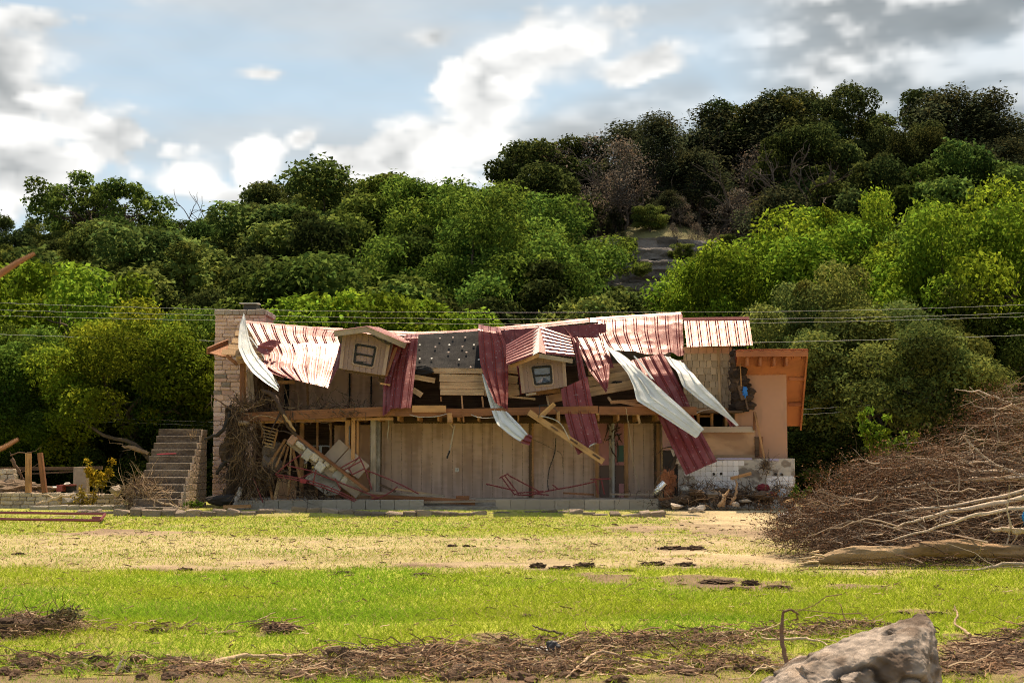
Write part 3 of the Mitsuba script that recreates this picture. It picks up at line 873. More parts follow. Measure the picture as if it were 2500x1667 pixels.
# ridge line and back slope
RIDGE = [(597, 786), (700, 795), (838, 805), (1010, 813), (1100, 811), (1170, 805), (1345, 789), (1440, 779), (1560, 771), (1666, 764)]
YR = 44.5
m = MB()
rp = np.array([P(x, y, YR) for x, y in RIDGE])
bp = rp.copy(); bp[:, 1] = 49.2; bp[:, 2] = 4.4 + .3 * (rp[:, 2] - 5.5)
i = np.arange(len(rp) - 1)
m.add(np.vstack([rp, bp]), np.stack([i, i + 1, i + 1 + len(rp), i + len(rp)], 1))
put('back_roof', house, m.ply('sheet_red'))
for a, b in ((0, 2), (2, 5), (5, 7), (7, 9)):
    pts = RIDGE[a:b + 1]
    rows = [((x, y - 4), (x, y + 7), (YR + .02, YR - .25)) for x, y in pts]
    m = MB(); m.add(*sheet_geo([((x, y - 3), (x, y + 7.5), (YR + .05, YR - .22)) for x, y in pts], .25, 1, amp=.012, n=14, dent=.018, seed=60 + a, minor=False))
    put('ridge_cap', house, m.ply('sheet_red'))

# the porch beam and framing
plank('beam', house, (588, 1019, YB), (965, 1003, YB), .27, .13, 'wood_stain', label='stained orange beam over the left bay')
plank('beam', house, (960, 1005, YB), (1130, 1008, YB + .02), .25, .12, 'wood_stain')
plank('beam', house, (1128, 1007, YB), (1460, 1000, YB - .01), .22, .13, 'wood_stain')
plank('beam', house, (1462, 1002, YB), (1700, 1003, YB + .02), .24, .12, 'wood_stain')
plank('beam_plank', house, (1006, 998, YB - .1), (1089, 998, YB - .1), .20, .03, 'wood', label='short plank nailed on the beam left of the white curled sheet')
plank('plate', house, (610, 1030, 41.75), (845, 1024, 41.75), .10, .12, 'wood')
plank('plate', house, (858, 1022, 41.75), (960, 1022, 41.75), .08, .12, 'wood')
for x in np.linspace(640, 1650, 22):
    put('joist', house, mesh_of(bx(X(x, 42.5) - .025, X(x, 42.5) + .025, 41.75, 48.4, ZU - .30, ZU - .07), bsdf='wood'))
put('header', house, mesh_of(bx(X(960, 43.6), X(1640, 43.6), 43.62, 43.76, Z(1033, 43.7), Z(1015, 43.7)), bsdf='wood_dark'))
# joist block hanging in the middle and splinters
put('joist_block', house, mesh_of(bx(X(1093, 41.6), X(1104, 41.6), 41.3, 42.3, Z(1032, 41.5), Z(1008, 41.5)), bsdf='wood'))
plank('conduit', house, (1110, 1038, 41.8), (1098, 1100, 41.75), .03, .03, 'wood_grey', label='thin white conduit hanging from the beam')
plank('conduit', house, (1098, 1100, 41.74), (1091, 1118, 41.72), .045, .045, 'membrane')
plank('conduit', house, (1096, 1031, 41.8), (1106, 1044, 41.7), .03, .03, 'wood_pale')

solid('groove', (.26, .18, .125), .9)
# ground-floor wall of upright panelling planks
zb, zt = ZF - .02, 3.0
pl = house + '__panelling'
used[pl] = 0
edges = np.arange(932, 1640, 24.6)
for k, e in enumerate(edges):
    if 1462 < e + 12 < 1526:
        continue
    x0, x1 = X(e, YW), X(e + 24.6, YW)
    put('wall_plank', house, mesh_of(upright(x0 + .005, x1 - .005, YW + r.uniform(-.006, .012), YW + .05, zb, zt, k * 3.7), bsdf='panelling'))
put('wall_backing', house, mesh_of(bx(X(925, YW + .06), X(1660, YW + .06), YW + .062, YW + .14, zb, zt), bsdf='groove'))
# pink and dark gap with a pipe
m = MB(); m.add(*bx(X(1463, YW), X(1525, YW), YW + .0, YW + .04, Z(1135, YW), zt), c=(.46, .22, .21)); put('wall_sheathing', house, m.ply('matte'), 'pink bare wall sheathing')
m = MB(); m.add(*bx(X(1506, YW), X(1522, YW), YW - .03, YW - .005, Z(1127, YW), Z(1087, YW)), c=(.09, .15, .12)); put('wall_panel', house, m.ply('matte'), 'small dark green panel beside the pipe')
m = MB(); m.add(*bx(X(1463, YW), X(1525, YW), YW - .01, YW + .045, zb, Z(1136, YW)), c=(.16, .11, .09)); put('wall_sheathing', house, m.ply('matte'))
m = MB(); m.add(*bx(X(1510, YW), X(1522, YW), YW - .035, YW - .012, zb, Z(1180, YW)), c=(.46, .22, .21)); put('wall_sheathing', house, m.ply('matte'))
m = MB(); m.add(*tube([(X(1497, YW), YW - .06, zb), (X(1497, YW), YW - .06, Z(1025, YW))], .045, 8), c=(.42, .40, .36)); m.add(*tube([(X(1496.5, YW), YW - .06, Z(1084, YW)), (X(1496.5, YW), YW - .06, Z(1077, YW))], .065, 8), c=(.42, .40, .36))
put('pipe', house, m.ply('painted', 40), 'pale upright drain pipe')
m = MB()
g = np.random.default_rng(8)
for k in range(22):
    p = P(1500 + g.normal() * 9, 1060 + g.normal() * 16, YW - .1)
    m.add(*tube(wander(g, p, p + g.normal(size=3) * np.array([.12, .03, .25]), 4, .3), [.02, .02, .012, .005], 4), c=(.09, .06, .045))
put('root_tuft', house, m.ply('matte'))
for x, w, mat in ((1457, 8, 'wood'), (1490, 7, 'wood_grey'), (1528, 9, 'wood'), (1606, 8, 'wood'), (1295, 8, 'wood_dark'), (1300, 5, 'wood'), (1598, 5, 'wood_dark'), (1616, 6, 'wood_pale')):
    put('stud', house, mesh_of(upright(X(x - w / 2, YW), X(x + w / 2, YW), YW - .07, YW - .015, ZF, Z(1028, YW)), bsdf=mat))
m = MB(); m.add(*bx(X(1111, YW), X(1120.5, YW), YW - .03, YW - .004, Z(1151, YW), Z(1142, YW)), c=(.62, .60, .55))
oc = put('outlet', house, m.ply('painted'), 'white wall outlet on the panelling')
for dx in (-2.6, .4):
    for dy in (-2.6, .8):
        m = MB(); m.add(*bx(X(1115.7 + dx, YW), X(1117.2 + dx, YW), YW - .035, YW - .032, Z(1148.5 + dy, YW), Z(1146.5 + dy, YW)), c=(.12, .11, .1)); put('socket', oc, m.ply('painted'))

# left bay: posts, studs, window, plywood door, inner wall
put('inner_wall', house, mesh_of(bx(X(620, 45.4), X(925, 45.4), 45.4, 45.5, ZF, 2.9), bsdf='wood_dark'))
for x0, x1, mat, Y in ((905, 918, 'wood_grey', 42.2), (858, 867, 'wood', 42.15), (843, 856, 'wood', 42.3), (871, 876, 'wood', 42.3), (918, 928, 'concrete', 42.4)):
    put('post', house, mesh_of(upright(X(x0, Y), X(x1, Y), Y - .06, Y + .1, ZF, Z(1024, Y)), bsdf=mat))
m = MB(); m.add(*bx(X(851, 42.1), X(854, 42.1), 42.18, 42.22, Z(1086, 42), Z(1039, 42)), c=(.1, .1, .1)); put('hinge_plate', house, m.ply('painted'))
put('plywood_board', house, mesh_of(upright(X(861, 42.6), X(904, 42.6), 42.55, 42.6, ZF, Z(1037, 42.6), 4), bsdf='plywood'))
put('plywood_board', house, mesh_of(upright(X(817, 43.0), X(846, 43.0), 42.95, 43.0, ZF, Z(1038, 43.0), 9), bsdf='plywood'))
for x, mat in ((740, 'wood'), (775, 'wood'), (808, 'wood'), (735, 'wood')):
    put('stud', house, mesh_of(upright(X(x - 2.6, 43.4), X(x + 2.6, 43.4), 43.35, 43.44, ZF, Z(1026, 43.4)), bsdf=mat))
win = put('window', house, mesh_of(bx(X(742, 44.2), X(812, 44.2), 44.2, 44.25, Z(1090, 44.2), Z(1087, 44.2)), bsdf='painted'))
m = MB(); m.add(*bx(X(780, 44.2), X(786, 44.2), 44.19, 44.24, Z(1118, 44.2), Z(1089, 44.2)), c=(.6, .65, .62)); put('frame', win, m.ply('painted'))
m = MB(); m.add(*bx(X(744, 44.2), X(812, 44.2), 44.21, 44.22, Z(1150, 44.2), Z(1090, 44.2))); put('pane', win, m.ply('pane'))
# leaning studs and boards inside the left bay
for a, b, w, mat in (((697, 1072, 42.4), (655, 1138, 42.0), .08, 'wood'), ((698, 1085, 42.4), (672, 1142, 42.0), .06, 'wood'), ((704, 1090, 42.5), (688, 1150, 42.1), .06, 'wood'), ((714, 1095, 42.4), (733, 1168, 42.0), .085, 'wood'),
                     ((711, 1090, 42.3), (703, 1218, 42.0), .05, 'wood_pale'), ((683, 1165, 42.2), (670, 1222, 41.9), .10, 'wood_pale'), ((710, 1165, 42.2), (702, 1222, 41.9), .05, 'wood'), ((640, 1036, 42.3), (640, 1068, 42.2), .05, 'wood'),
                     ((637, 1170, 41.9), (606, 1218, 41.7), .07, 'wood'), ((655, 1165, 42.0), (665, 1220, 41.8), .07, 'wood')):
    plank('leaning_stud', house, a, b, w, .05, mat)
plank('plywood_board', house, (702, 1165, 42.6), (700, 1225, 42.4), .55, .02, 'plywood')
plank('cross_piece', house, (625, 1222, 41.8), (740, 1222, 41.8), .06, .06, 'wood')
# slatted crate panel, tilted
for k in range(7):
    a, b = (640 + k * 1.0, 1040 + k * 8.0), (678 - k * 1.5, 1049 + k * 7.4)
    plank('slat', house, (*a, 42.1), (*b, 42.1), .035, .02, 'wood_pale')
plank('slat_frame', house, (640, 1078, 42.06), (656, 1085, 42.06), .05, .03, 'wood_pale')
plank('slat_frame', house, (678, 1048, 42.08), (668, 1090, 42.08), .05, .03, 'wood')

# attic front: gable post, rafters, plank deck and black underlay
plank('post', house, (592, 885, 42.4), (592, 985, 42.3), .13, .12, 'wood_stain')
plank('post', house, (597, 876, 42.4), (597, 985, 42.4), .08, .1, 'wood')
for x in (606, 613, 621, 630):
    plank('attic_board', house, (x, 905 + (x - 606) * .4, 43.0 + (x - 606) * .06), (x + 6, 985, 43.0 + (x - 606) * .06), .10, .03, 'wood_grey')
plank('rafter_tie', house, (655, 934, 43.4), (720, 933, 43.4), .10, .05, 'wood')
plank('stud', house, (750, 930, 45.5), (752, 990, 45.5), .07, .06, 'wood')
plank('stud', house, (655, 935, 45.6), (655, 970, 45.6), .06, .06, 'wood')
# left eave corner
plank('fascia', house, (506, 857, 42.6), (556, 836, 43.6), .20, .05, 'wood_stain', (0, -.8, -.3))
m = MB(); m.add(*quad_face(P(506, 862, 42.6), P(556, 842, 43.6), P(566, 872, 43.0), P(545, 872, 42.6), .03, (0, 0, 1))); put('soffit', house, m.ply('wood_stain'))
plank('rake_brace', house, (553, 868, 42.5), (580, 890, 42.5), .10, .06, 'wood_stain')
for a, b, c, d, k in (((578, 805), (590, 803), (571, 823), (591, 824), 0), ((571, 823), (591, 824), (563, 826 + 14), (590, 842), 1), ((563, 840), (590, 842), (552, 854), (584, 858), 2), ((545, 852), (586, 855), (539, 866), (583, 869), 3)):
    mid0, mid1 = ((a[0] + c[0]) / 2, (a[1] + c[1]) / 2, 43.3 - k * .25), ((b[0] + d[0]) / 2, (b[1] + d[1]) / 2, 43.3 - k * .25)
    plank('deck_plank', house, mid0, mid1, .21, .03, 'wood_pale', (0, -.75, .65))
plank('deck_plank', house, (577, 874, 42.2), (602, 872, 42.2), .05, .12, 'wood_pale', (0, -.5, .8))
plank('deck_plank', house, (580, 884, 42.2), (604, 882, 42.2), .10, .1, 'wood', (0, -1, .1))
# black underlay on purlins
m = MB()
gu, gv = np.meshgrid(np.linspace(0, 1, 40), np.linspace(0, 1, 30))
tl, tr, bl, br = P(1013, 817, 44.3), P(1172, 807, 44.3), P(1013, 897, 43.25), P(1176, 903, 43.25)
q = (tl * (1 - gu)[..., None] + tr * gu[..., None]) * (1 - gv)[..., None] + (bl * (1 - gu)[..., None] + br * gu[..., None]) * gv[..., None]
nrm = unit(np.cross(tr - tl, tl - bl)); nrm = nrm * np.sign(-nrm[1])
sag = -.008 * (np.abs(np.sin(gu * 6.5 * np.pi)) > .35) + .02 * (meshkit.fbm(q * 3, 4, 5) - .5) + .06 * sstep(.75, 1, gv) * (meshkit.fbm(q * 2.2, 3, 6) - .4)
q = q + nrm * sag[..., None]
q[-1] += (meshkit.fbm(np.stack([gu[0] * 9, gu[0], gu[0]], -1), 3, 8) - .5)[:, None] * np.array([0, -.25, -.4])
i = (np.arange(29)[:, None] * 40 + np.arange(39)[None]).ravel()
m.add(q.reshape(-1, 3), np.stack([i + 40, i + 41, i + 1, i], 1))
ul = put('underlay', house, m.ply('membrane', True), 'torn black roof underlay with white cap washers')
for x, y in ((1025, 842), (1097, 842), (1157, 842), (1025, 876), (1054, 875), (1121, 878), (1169, 878), (1074, 826), (1106, 824), (1136, 824), (1129, 846), (1063, 847), (1095, 860), (1139, 860), (1149, 896)):
    t = (y - 812) / (900 - 812)
    p = P(x, y, 44.3 - 1.05 * t - .06)
    g = np.random.default_rng(x)
    c = (.66, .66, .62) if y in (842, 875, 876, 878) else (.30, .22, .19)
    m = MB(); m.add(*tube([p, p + nrm * .012], .032, 8), c=c); put('washer', ul, m.ply('painted'))
# torn strip of underlay and planks below it
for k, (a, b, w, mat) in enumerate([((1046, 905, 42.95), (1178, 906, 42.95), .15, 'wood_pale'), ((1073, 922, 42.75), (1182, 925, 42.72), .21, 'wood_pale'), ((1074, 941, 42.55), (1184, 942, 42.52), .19, 'wood_pale'), ((1075, 957, 42.40), (1182, 958, 42.38), .16, 'wood_pale'), ((1182, 930, 42.6), (1188, 966, 42.4), .12, 'wood_pale'),
                                    ((1240, 900, 43.0), (1266, 903, 43.0), .24, 'wood_pale'), ((1240, 925, 42.8), (1264, 928, 42.8), .22, 'wood_pale'), ((1241, 945, 42.6), (1266, 948, 42.6), .20, 'wood_pale'), ((1241, 960, 42.5), (1268, 958, 42.5), .14, 'wood_pale'),
                                    ((1436, 905, 43.1), (1545, 893, 43.1), .26, 'wood_pale'), ((1437, 932, 42.9), (1546, 915, 42.9), .28, 'wood_pale'), ((1440, 957, 42.7), (1546, 938, 42.7), .26, 'wood_pale'), ((1340, 975, 42.5), (1372, 968, 42.5), .22, 'wood')]):
    plank('deck_plank', house, a, b, w * 1.12, .03, mat, (0, -1, .35))
m = MB(); v, f = lump(4, (.22, .03, .07), .5, 2); m.add(v + P(1511, 936, 42.75), f); put('underlay_scrap', house, m.ply('membrane', True))
m = MB(); v, f = lump(5, (.30, .08, .14), .6, 3); m.add(v + P(1030, 905, 42.9), f); put('underlay_scrap', house, m.ply('membrane', True))
plank('broken_plank', house, (1012, 920, 42.5), (1062, 929, 42.5), .15, .03, 'wood_pale')
plank('broken_plank', house, (1008, 951, 42.3), (1030, 965, 42.3), .16, .03, 'wood_pale')
plank('splinter', house, (1127, 966, 42.3), (1132, 1030, 42.0), .045, .03, 'wood')
plank('splinter', house, (1177, 968, 42.3), (1180, 994, 42.2), .05, .03, 'wood')
plank('splinter', house, (1076, 968, 42.3), (1077, 980, 42.3), .04, .03, 'wood')
plank('splinter', house, (1242, 968, 42.3), (1307, 974, 42.2), .06, .03, 'wood_pale')
plank('rafter', house, (1290, 962, 42.6), (1368, 953, 42.5), .12, .05, 'wood')
plank('rafter', house, (1335, 966, 42.4), (1340, 990, 42.3), .06, .05, 'wood_pale')
plank('rafter', house, (1490, 982, 42.3), (1560, 978, 42.2), .10, .05, 'wood')
plank('rafter', house, (1515, 980, 42.0), (1590, 996, 41.8), .10, .04, 'wood')
plank('rail', house, (1455, 1010, 41.6), (1565, 1011, 41.6), .05, .05, 'wood_pale')
plank('rail', house, (1558, 1012, 41.7), (1562, 1034, 41.7), .06, .04, 'wood_pale')
plank('attic_stud', house, (1485, 970, 42.6), (1492, 980, 42.5), .07, .05, 'wood_pale')

# roof sheets
SR = 'roof_sheet'
sheet(SR, house, [((599, 789), (836, 808), (43.9, 44.55)), ((614, 815), (824, 822), (43.35, 43.95)), ((629, 843), (833, 846), (42.75, 43.35))], 2.9, 9, amp=.042, n=20, dent=.011, seed=1, label='glaring upper roof sheet on the left of the ridge')
sheet(SR, house, [((630, 841), (834, 838), (42.7, 43.45)), ((646, 868), (832, 866), (42.4, 42.9)), ((641, 898), (828, 893), (41.95, 42.3)), ((666, 912), (815, 918), (41.75, 41.85)), ((692, 921), (801, 948), (41.5, 41.3))], 2.0, 6, amp=.046, n=36, dent=.017, seed=2, label='crumpled slipped roof sheet below the left dormer side')
sheet(SR, house, [((626, 852), (638, 838), (42.3, 42.45)), ((641, 864), (664, 829), (42.25, 42.5)), ((654, 866), (687, 836), (42.2, 42.5))], .5, 1, n=14, dent=.05, seed=3)
sheet(SR, house, [((622, 836), (632, 846), 43.3), ((636, 862), (646, 878), 42.6), ((644, 880), (648, 882), 42.4)], .3, 1, n=14, dent=.03, seed=4)
sheet(SR, house, [((594, 764), (600, 782), 43.2), ((585, 800), (606, 818), (42.7, 43.0)), ((581, 848), (622, 860), (42.1, 42.5)), ((598, 884), (637, 880), (41.7, 42.2)), ((616, 910), (652, 897), (41.5, 42.0)), ((650, 936), (666, 917), (41.3, 41.7)), ((684, 958), (674, 938), (41.2, 41.5))], .8, 2, 'sheet_white', n=44, dent=.03, seed=5, label='white underside of a roof sheet curling down beside the chimney')
sheet(SR, house, [((606, 820), (612, 828), 42.9), ((637, 862), (644, 874), 42.4), ((660, 908), (662, 912), 42.0), ((676, 936), (684, 956), 41.6)], .25, 1, n=24, dent=.02, seed=6)
sheet(SR, house, [((960, 840), (1000, 826), (42.6, 42.8)), ((946, 900), (975, 900), (42.2, 42.35)), ((936, 945), (966, 950), (41.8, 41.9)), ((934, 1020), (962, 994), (41.3, 41.4))], .62, 2, n=40, dent=.02, seed=7)
sheet(SR, house, [((990, 818), (1021, 815), (44.0, 44.2)), ((986, 826), (1021, 824), (42.8, 42.9)), ((970, 870), (1017, 870), (42.5, 42.6)), ((958, 930), (1011, 930), (41.9, 42.0)), ((950, 1001), (1003, 997), (41.3, 41.4))], .85, 3, n=40, dent=.02, seed=8, label='burgundy roof sheet hanging down right of the left dormer')
sheet(SR, house, [((1168, 792), (1222, 802), 44.2), ((1168, 803), (1223, 812), 42.75), ((1168, 827), (1237, 842), 42.6), ((1172, 885), (1241, 890), 42.3), ((1190, 940), (1241, 957), 41.9), ((1209, 985), (1239, 1004), 41.45)], .95, 3, n=44, dent=.02, seed=9, label='burgundy roof sheet hanging from the ridge to the beam left of the centre dormer')
sheet(SR, house, [((1176, 912), (1182, 915), 42.3), ((1184, 946), (1202, 942), 42.0), ((1198, 996), (1231, 998), 41.6), ((1214, 1036), (1249, 1016), (41.2, 41.4)), ((1272, 1079), (1290, 1061), (40.8, 41.0))], .6, 2, 'sheet_white', n=44, dent=.025, seed=10, label='white underside of a roof sheet twisting down in front of the panelling')
sheet(SR, house, [((1270, 1080), (1289, 1060), (40.8, 41.0)), ((1293, 1087), (1301, 1065), (40.7, 40.85))], .5, 2, n=8, dent=.04, seed=11)
# dark red sheets behind the centre dormer
sheet(SR, house, [((1218, 806), (1480, 790), 43.9), ((1230, 860), (1480, 850), 43.65)], 3.3, 10, n=14, dent=.04, seed=12)
sheet(SR, house, [((1398, 835), (1412, 835), 42.6), ((1407, 880), (1422, 880), 42.3), ((1414, 931), (1433, 929), 42.0)], .3, 1, n=24, dent=.02, seed=13)
sheet(SR, house, [((1369, 950), (1434, 920), (41.7, 42.0)), ((1374, 985), (1446, 985), 41.6), ((1381, 1022), (1456, 1024), 41.5), ((1398, 1080), (1470, 1081), 41.3), ((1413, 1114), (1444, 1084), 41.2)], .92, 3, n=44, dent=.025, seed=14, label='scuffed burgundy roof sheet hanging in front of the wall right of the centre dormer')
sheet(SR, house, [((1260, 892), (1266, 892), 42.9), ((1268, 930), (1277, 930), 42.6), ((1271, 963), (1278, 963), 42.4)], .2, 1, n=14, dent=.01, seed=15)
# right-hand roof
sheet(SR, house, [((1460, 784), (1666, 769), 44.25), ((1462, 815), (1667, 805), 43.75), ((1476, 842), (1669, 842), 43.32), ((1490, 860), (1670, 876), 42.9)], 2.55, 8, n=26, dent=.02, rag=.16, seed=16, label='sunlit dented roof sheet at the right end of the ridge')
sheet(SR, house, [((1376, 800), (1472, 789), 44.3), ((1390, 816), (1474, 812), 43.9), ((1412, 850), (1482, 846), 43.2), ((1440, 908), (1500, 900), 42.4)], 1.3, 4, n=36, dent=.05, seed=17, label='buckled roof sheet folding down right of the centre dormer')
sheet(SR, house, [((1441, 908), (1488, 888), (42.4, 42.5)), ((1462, 935), (1487, 925), 42.0), ((1481, 960), (1484, 950), 41.8)], .5, 2, n=20, dent=.03, seed=18)
sheet(SR, house, [((1374, 796), (1378, 800), 43.9), ((1388, 812), (1394, 818), 43.7), ((1402, 842), (1408, 848), 43.2)], .15, 1, n=12, dent=.02, seed=19)
sheet(SR, house, [((1540, 880), (1618, 862), 42.8), ((1560, 920), (1645, 912), 42.2), ((1585, 970), (1675, 968), 41.9), ((1606, 1016), (1700, 1031), 41.7), ((1640, 1090), (1727, 1081), 41.4), ((1676, 1162), (1751, 1127), 41.2)], 1.25, 4, n=50, dent=.02, rag=.01, seed=20, label='long burgundy roof sheet slanting down to the tiled wall')
sheet(SR, house, [((1474, 841), (1482, 843), 43.0), ((1498, 870), (1530, 874), 42.5), ((1531, 910), (1557, 898), 41.9), ((1546, 942), (1592, 930), 41.5), ((1554, 976), (1630, 964), 41.2), ((1594, 1002), (1662, 993), 41.0), ((1701, 1071), (1720, 1048), 40.6)], 1.0, 3, 'sheet_white', n=56, dent=.028, rag=.01, seed=21, label='large white underside of a torn roof sheet hanging to the right')
sheet(SR, house, [((1622, 868), (1672, 887), 42.8), ((1638, 892), (1680, 900), 42.4), ((1653, 908), (1694, 915), 42.0), ((1666, 941), (1712, 936), 41.7), ((1717, 984), (1753, 979), 41.4), ((1774, 1020), (1783, 1014), 41.2), ((1799, 1041), (1805, 1039), 41.1)], .8, 2, 'sheet_white', n=50, dent=.025, rag=.01, seed=22, label='white twisted roof sheet hanging over the shingled wall')
sheet(SR, house, [((1767, 1014), (1775, 1016), 41.5), ((1778, 1030), (1790, 1030), 41.35), ((1783, 1043), (1797, 1036), 41.3)], .3, 1, n=10, dent=.01, seed=23)
sheet('trim_strip', house, [((1546, 869), (1549, 872), 42.0), ((1560, 885), (1570, 893), 41.8), ((1590, 925), (1600, 934), 41.4)], .12, 1, 'sheet_white', n=16, dent=.01, seed=24, minor=False)
# lower, intact roof at the right
sheet(SR, house, [((1669, 780), (1828, 778), 43.6), ((1677, 847), (1838, 843), 42.56)], 2.0, 7, n=10, dent=.006, rag=.0, seed=25, label='intact striped roof section right of the torn roof')
m = MB(); m.add(*board(P(1668, 780, 43.6), P(1829, 778, 43.6), .11, .06, (0, -.8, .6))); put('ridge_cap', house, m.ply('sheet_red'))
m = MB(); q = [P(1669, 780, 43.6), P(1829, 778, 43.6), P(1829, 800, 48.5), P(1669, 800, 48.5)]; m.add(q, [[0, 1, 2, 3]]); put('back_roof', house, m.ply('sheet_red'))
m = MB(); q = [P(1667, 766, 44.4), P(1669, 870, 43.0), P(1669, 930, 43.2), P(1668, 800, 45.0)]; m.add(q, [[0, 1, 2, 3]]); put('verge', house, m.ply('sheet_red'))


# dormers
def lerp2(A, u, v):
    """Point at (u, v) of the quad A = (top left, top right, bottom right, bottom left)."""
    t, b = A[0] + (A[1] - A[0]) * u, A[3] + (A[2] - A[3]) * u
    return t + (b - t) * v


def dormer(W, depth, win_uv, win_kind, label, seed, sag):
    d = put('dormer', house, {'type': 'ply'}, label)          # the wall below replaces this entry
    A = [P(*q) for q in W[:4]]; peak = P(*W[4])
    nrm = unit(np.cross(A[1] - A[0], A[0] - A[3])); nrm = nrm * np.sign(-nrm[1])
    back = unit(np.array([0, 1.0, 0]) * .9 + np.array([0, 0, sag]))
    m = MB()
    n = 7
    for k in range(n):                      # grooved boards of the front, up to the gable
        u0, u1 = k / n, (k + 1) / n
        g0, g1 = u0 + .003, u1 - .003
        top = lambda u: (A[0] + (peak - A[0]) * (u / .5)) if u < .5 else (peak + (A[1] - peak) * ((u - .5) / .5))
        q = np.array([top(g0), top(g1), lerp2(A, g1, 1), lerp2(A, g0, 1)])
        v = np.vstack([q, q - nrm * .05])
        f = np.array([[0, 3, 2, 1], [4, 5, 6, 7], [0, 1, 5, 4], [1, 2, 6, 5], [2, 3, 7, 6], [3, 0, 4, 7]])
        m.add(v, f, np.stack([np.full(8, k * 3.3), np.tile(np.linspace(0, .2, 4), 2)], 1))
    for side in (0, 1):                     # cheeks
        a, b = A[0 + side], A[3 - side]
        m.add(*quad_face(a, a + back * depth, b + back * depth, b, .04, (0.02 * (1 - 2 * side), 0, 0)))
    q = np.array([A[3], A[2], A[2] + back * depth, A[3] + back * depth]); m.add(q, [[0, 1, 2, 3]])
    scene[d] = m.ply('dormer_board')
    # window: outer trim, dark sash, pane, blind
    win = W[5]
    cam = np.array([0, 0, EYE])
    Q = []
    for x, y in win:
        d_ = P(x, y, 42.0) - cam
        Q.append(cam + d_ * np.dot(A[0] - cam, nrm) / np.dot(d_, nrm))
    wk = put('window', d, {'type': 'ply'})
    def ring(Q, w, t, z):
        m = MB()
        for i in range(4):
            a, b = Q[i] + nrm * z, Q[(i + 1) % 4] + nrm * z
            m.add(*board(a, b, w, t, nrm))
        return m
    scene[wk] = ring(Q, .075, .04, .02).ply('wood_trim')
    C = sum(Q) / 4
    S = [C + (q - C) * .88 for q in Q]
    mm = ring(S, .06, .05, .035)
    mm.add(*board((S[0] + S[3]) / 2 + nrm * .035, (S[1] + S[2]) / 2 + nrm * .035, .045, .05, nrm))
    put('sash', wk, mm.ply('frame_dark'))
    m = MB(); m.add(np.array(S) + nrm * .012, [[0, 3, 2, 1]]); put('pane', wk, m.ply('pane'))
    m = MB()
    if win_kind:
        m.add(np.array([S[0], S[1], lerp2(S, 1, .92), lerp2(S, .55, .62), lerp2(S, 0, .95)]) - nrm * .0 + nrm * .008, [[0, 4, 3], [0, 3, 1], [1, 3, 2]], c=(.13, .125, .11))
    else:
        gx, gz = np.meshgrid(np.linspace(0, 1, 14), np.linspace(0, 1, 14))
        q = np.array([[lerp2(S, a, b) for a, b in zip(ra, rb)] for ra, rb in zip(gx, gz)])
        q = q + nrm * (.008 + .012 * np.sin(gz * 14 + 4 * gx))[..., None]
        i = (np.arange(13)[:, None] * 14 + np.arange(13)[None]).ravel()
        m.add(q.reshape(-1, 3), np.stack([i, i + 14, i + 15, i + 1], 1), c=(.05, .045, .036))
    put('blind', wk, m.ply('matte'))
    m = MB(); m.add(np.array([A[0], peak, A[1], A[2], A[3]]) - nrm * .052, [[0, 3, 1], [1, 3, 2], [0, 4, 3]]); put('backing', d, m.ply('wood_dark'))
    for a, b in ((0, 3), (1, 2)):
        put('corner_trim', d, mesh_of(board(A[a] + nrm * .015, A[b] + nrm * .015, .10, .05, nrm), bsdf='wood_trim'))
    return d, A, nrm, back, peak


def dorm_fn(p, n, uv):
    g = fbm(p.x * 26, p.y * 26, p.z * 1.5, 3)
    return mix((.235, .155, .125), (.30, .205, .165), g)


solid('dormer_board', mikit.proc(dorm_fn), .85)
solid('wood_trim', grain((.38, .27, .20), (.29, .20, .145)), .8)
solid('frame_dark', (.03, .028, .026), .7, .15)
D1, A1, n1_, b1, pk1 = dormer([(841, 817, 41.95), (948, 843, 41.95), (936, 916, 41.75), (832, 900, 41.75), (893, 812, 41.95), [(867.5, 838), (920.5, 847), (911, 897.5), (861.5, 888)]], 1.9, None, False, 'left dormer tilted to the right', 1, .1)
# window corners of the left dormer measured directly
D2, A2, n2_, b2, pk2 = dormer([(1270, 888, 41.9), (1376, 883, 41.9), (1380, 944, 41.75), (1278, 960, 41.75), (1317, 862, 41.95), [(1296, 895), (1346.5, 891), (1350, 938), (1305, 942)]], 1.6, None, True, 'centre dormer pitched forward under a striped roof', 2, .62)
# roofs of the dormers
for a, b, w in (((816, 815, 41.45), (897, 804, 41.45), .16), ((896, 804, 41.45), (990, 845, 41.45), .15)):
    plank('fascia', D1, a, b, w, .04, 'wood_grey')
m = MB(); q = [P(896, 797, 41.4), P(989, 837, 41.4), P(1010, 836, 43.6), P(925, 806, 44.0)]; m.add(q, [[0, 1, 2, 3]]); dr1 = put('roof', D1, m.ply('sheet_red'))
sheet('roof', D1, [((896, 797), (925, 800), (41.4, 44.2)), ((989, 837), (1009, 835), (41.4, 43.7))], .9, 9, n=8, amp=.02, dent=.004, minor=False, rag=0, seed=31)
sheet('roof', D1, [((896, 797), (925, 806), (41.4, 44.0)), ((815, 808), (838, 806), (41.4, 44.0))], .9, 9, n=8, amp=.02, dent=.004, minor=False, rag=0, seed=32)
sheet('roof', D2, [((1317, 797), (1316, 862), (42.75, 41.55)), ((1237, 844), (1236, 892), (42.35, 41.15))], .9, 8, n=10, amp=.045, dent=.004, minor=False, rag=0, seed=33, label='striped left slope of the centre dormer roof')
sheet('roof', D2, [((1317, 797), (1316, 862), (42.75, 41.55)), ((1391, 823), (1403, 871), (42.5, 41.35))], .9, 7, n=10, amp=.045, dent=.004, minor=False, rag=0, seed=34, label='striped right slope of the centre dormer roof')
m = MB()
c0, c1 = P(1317, 795, 42.7), P(1316, 859, 41.42)
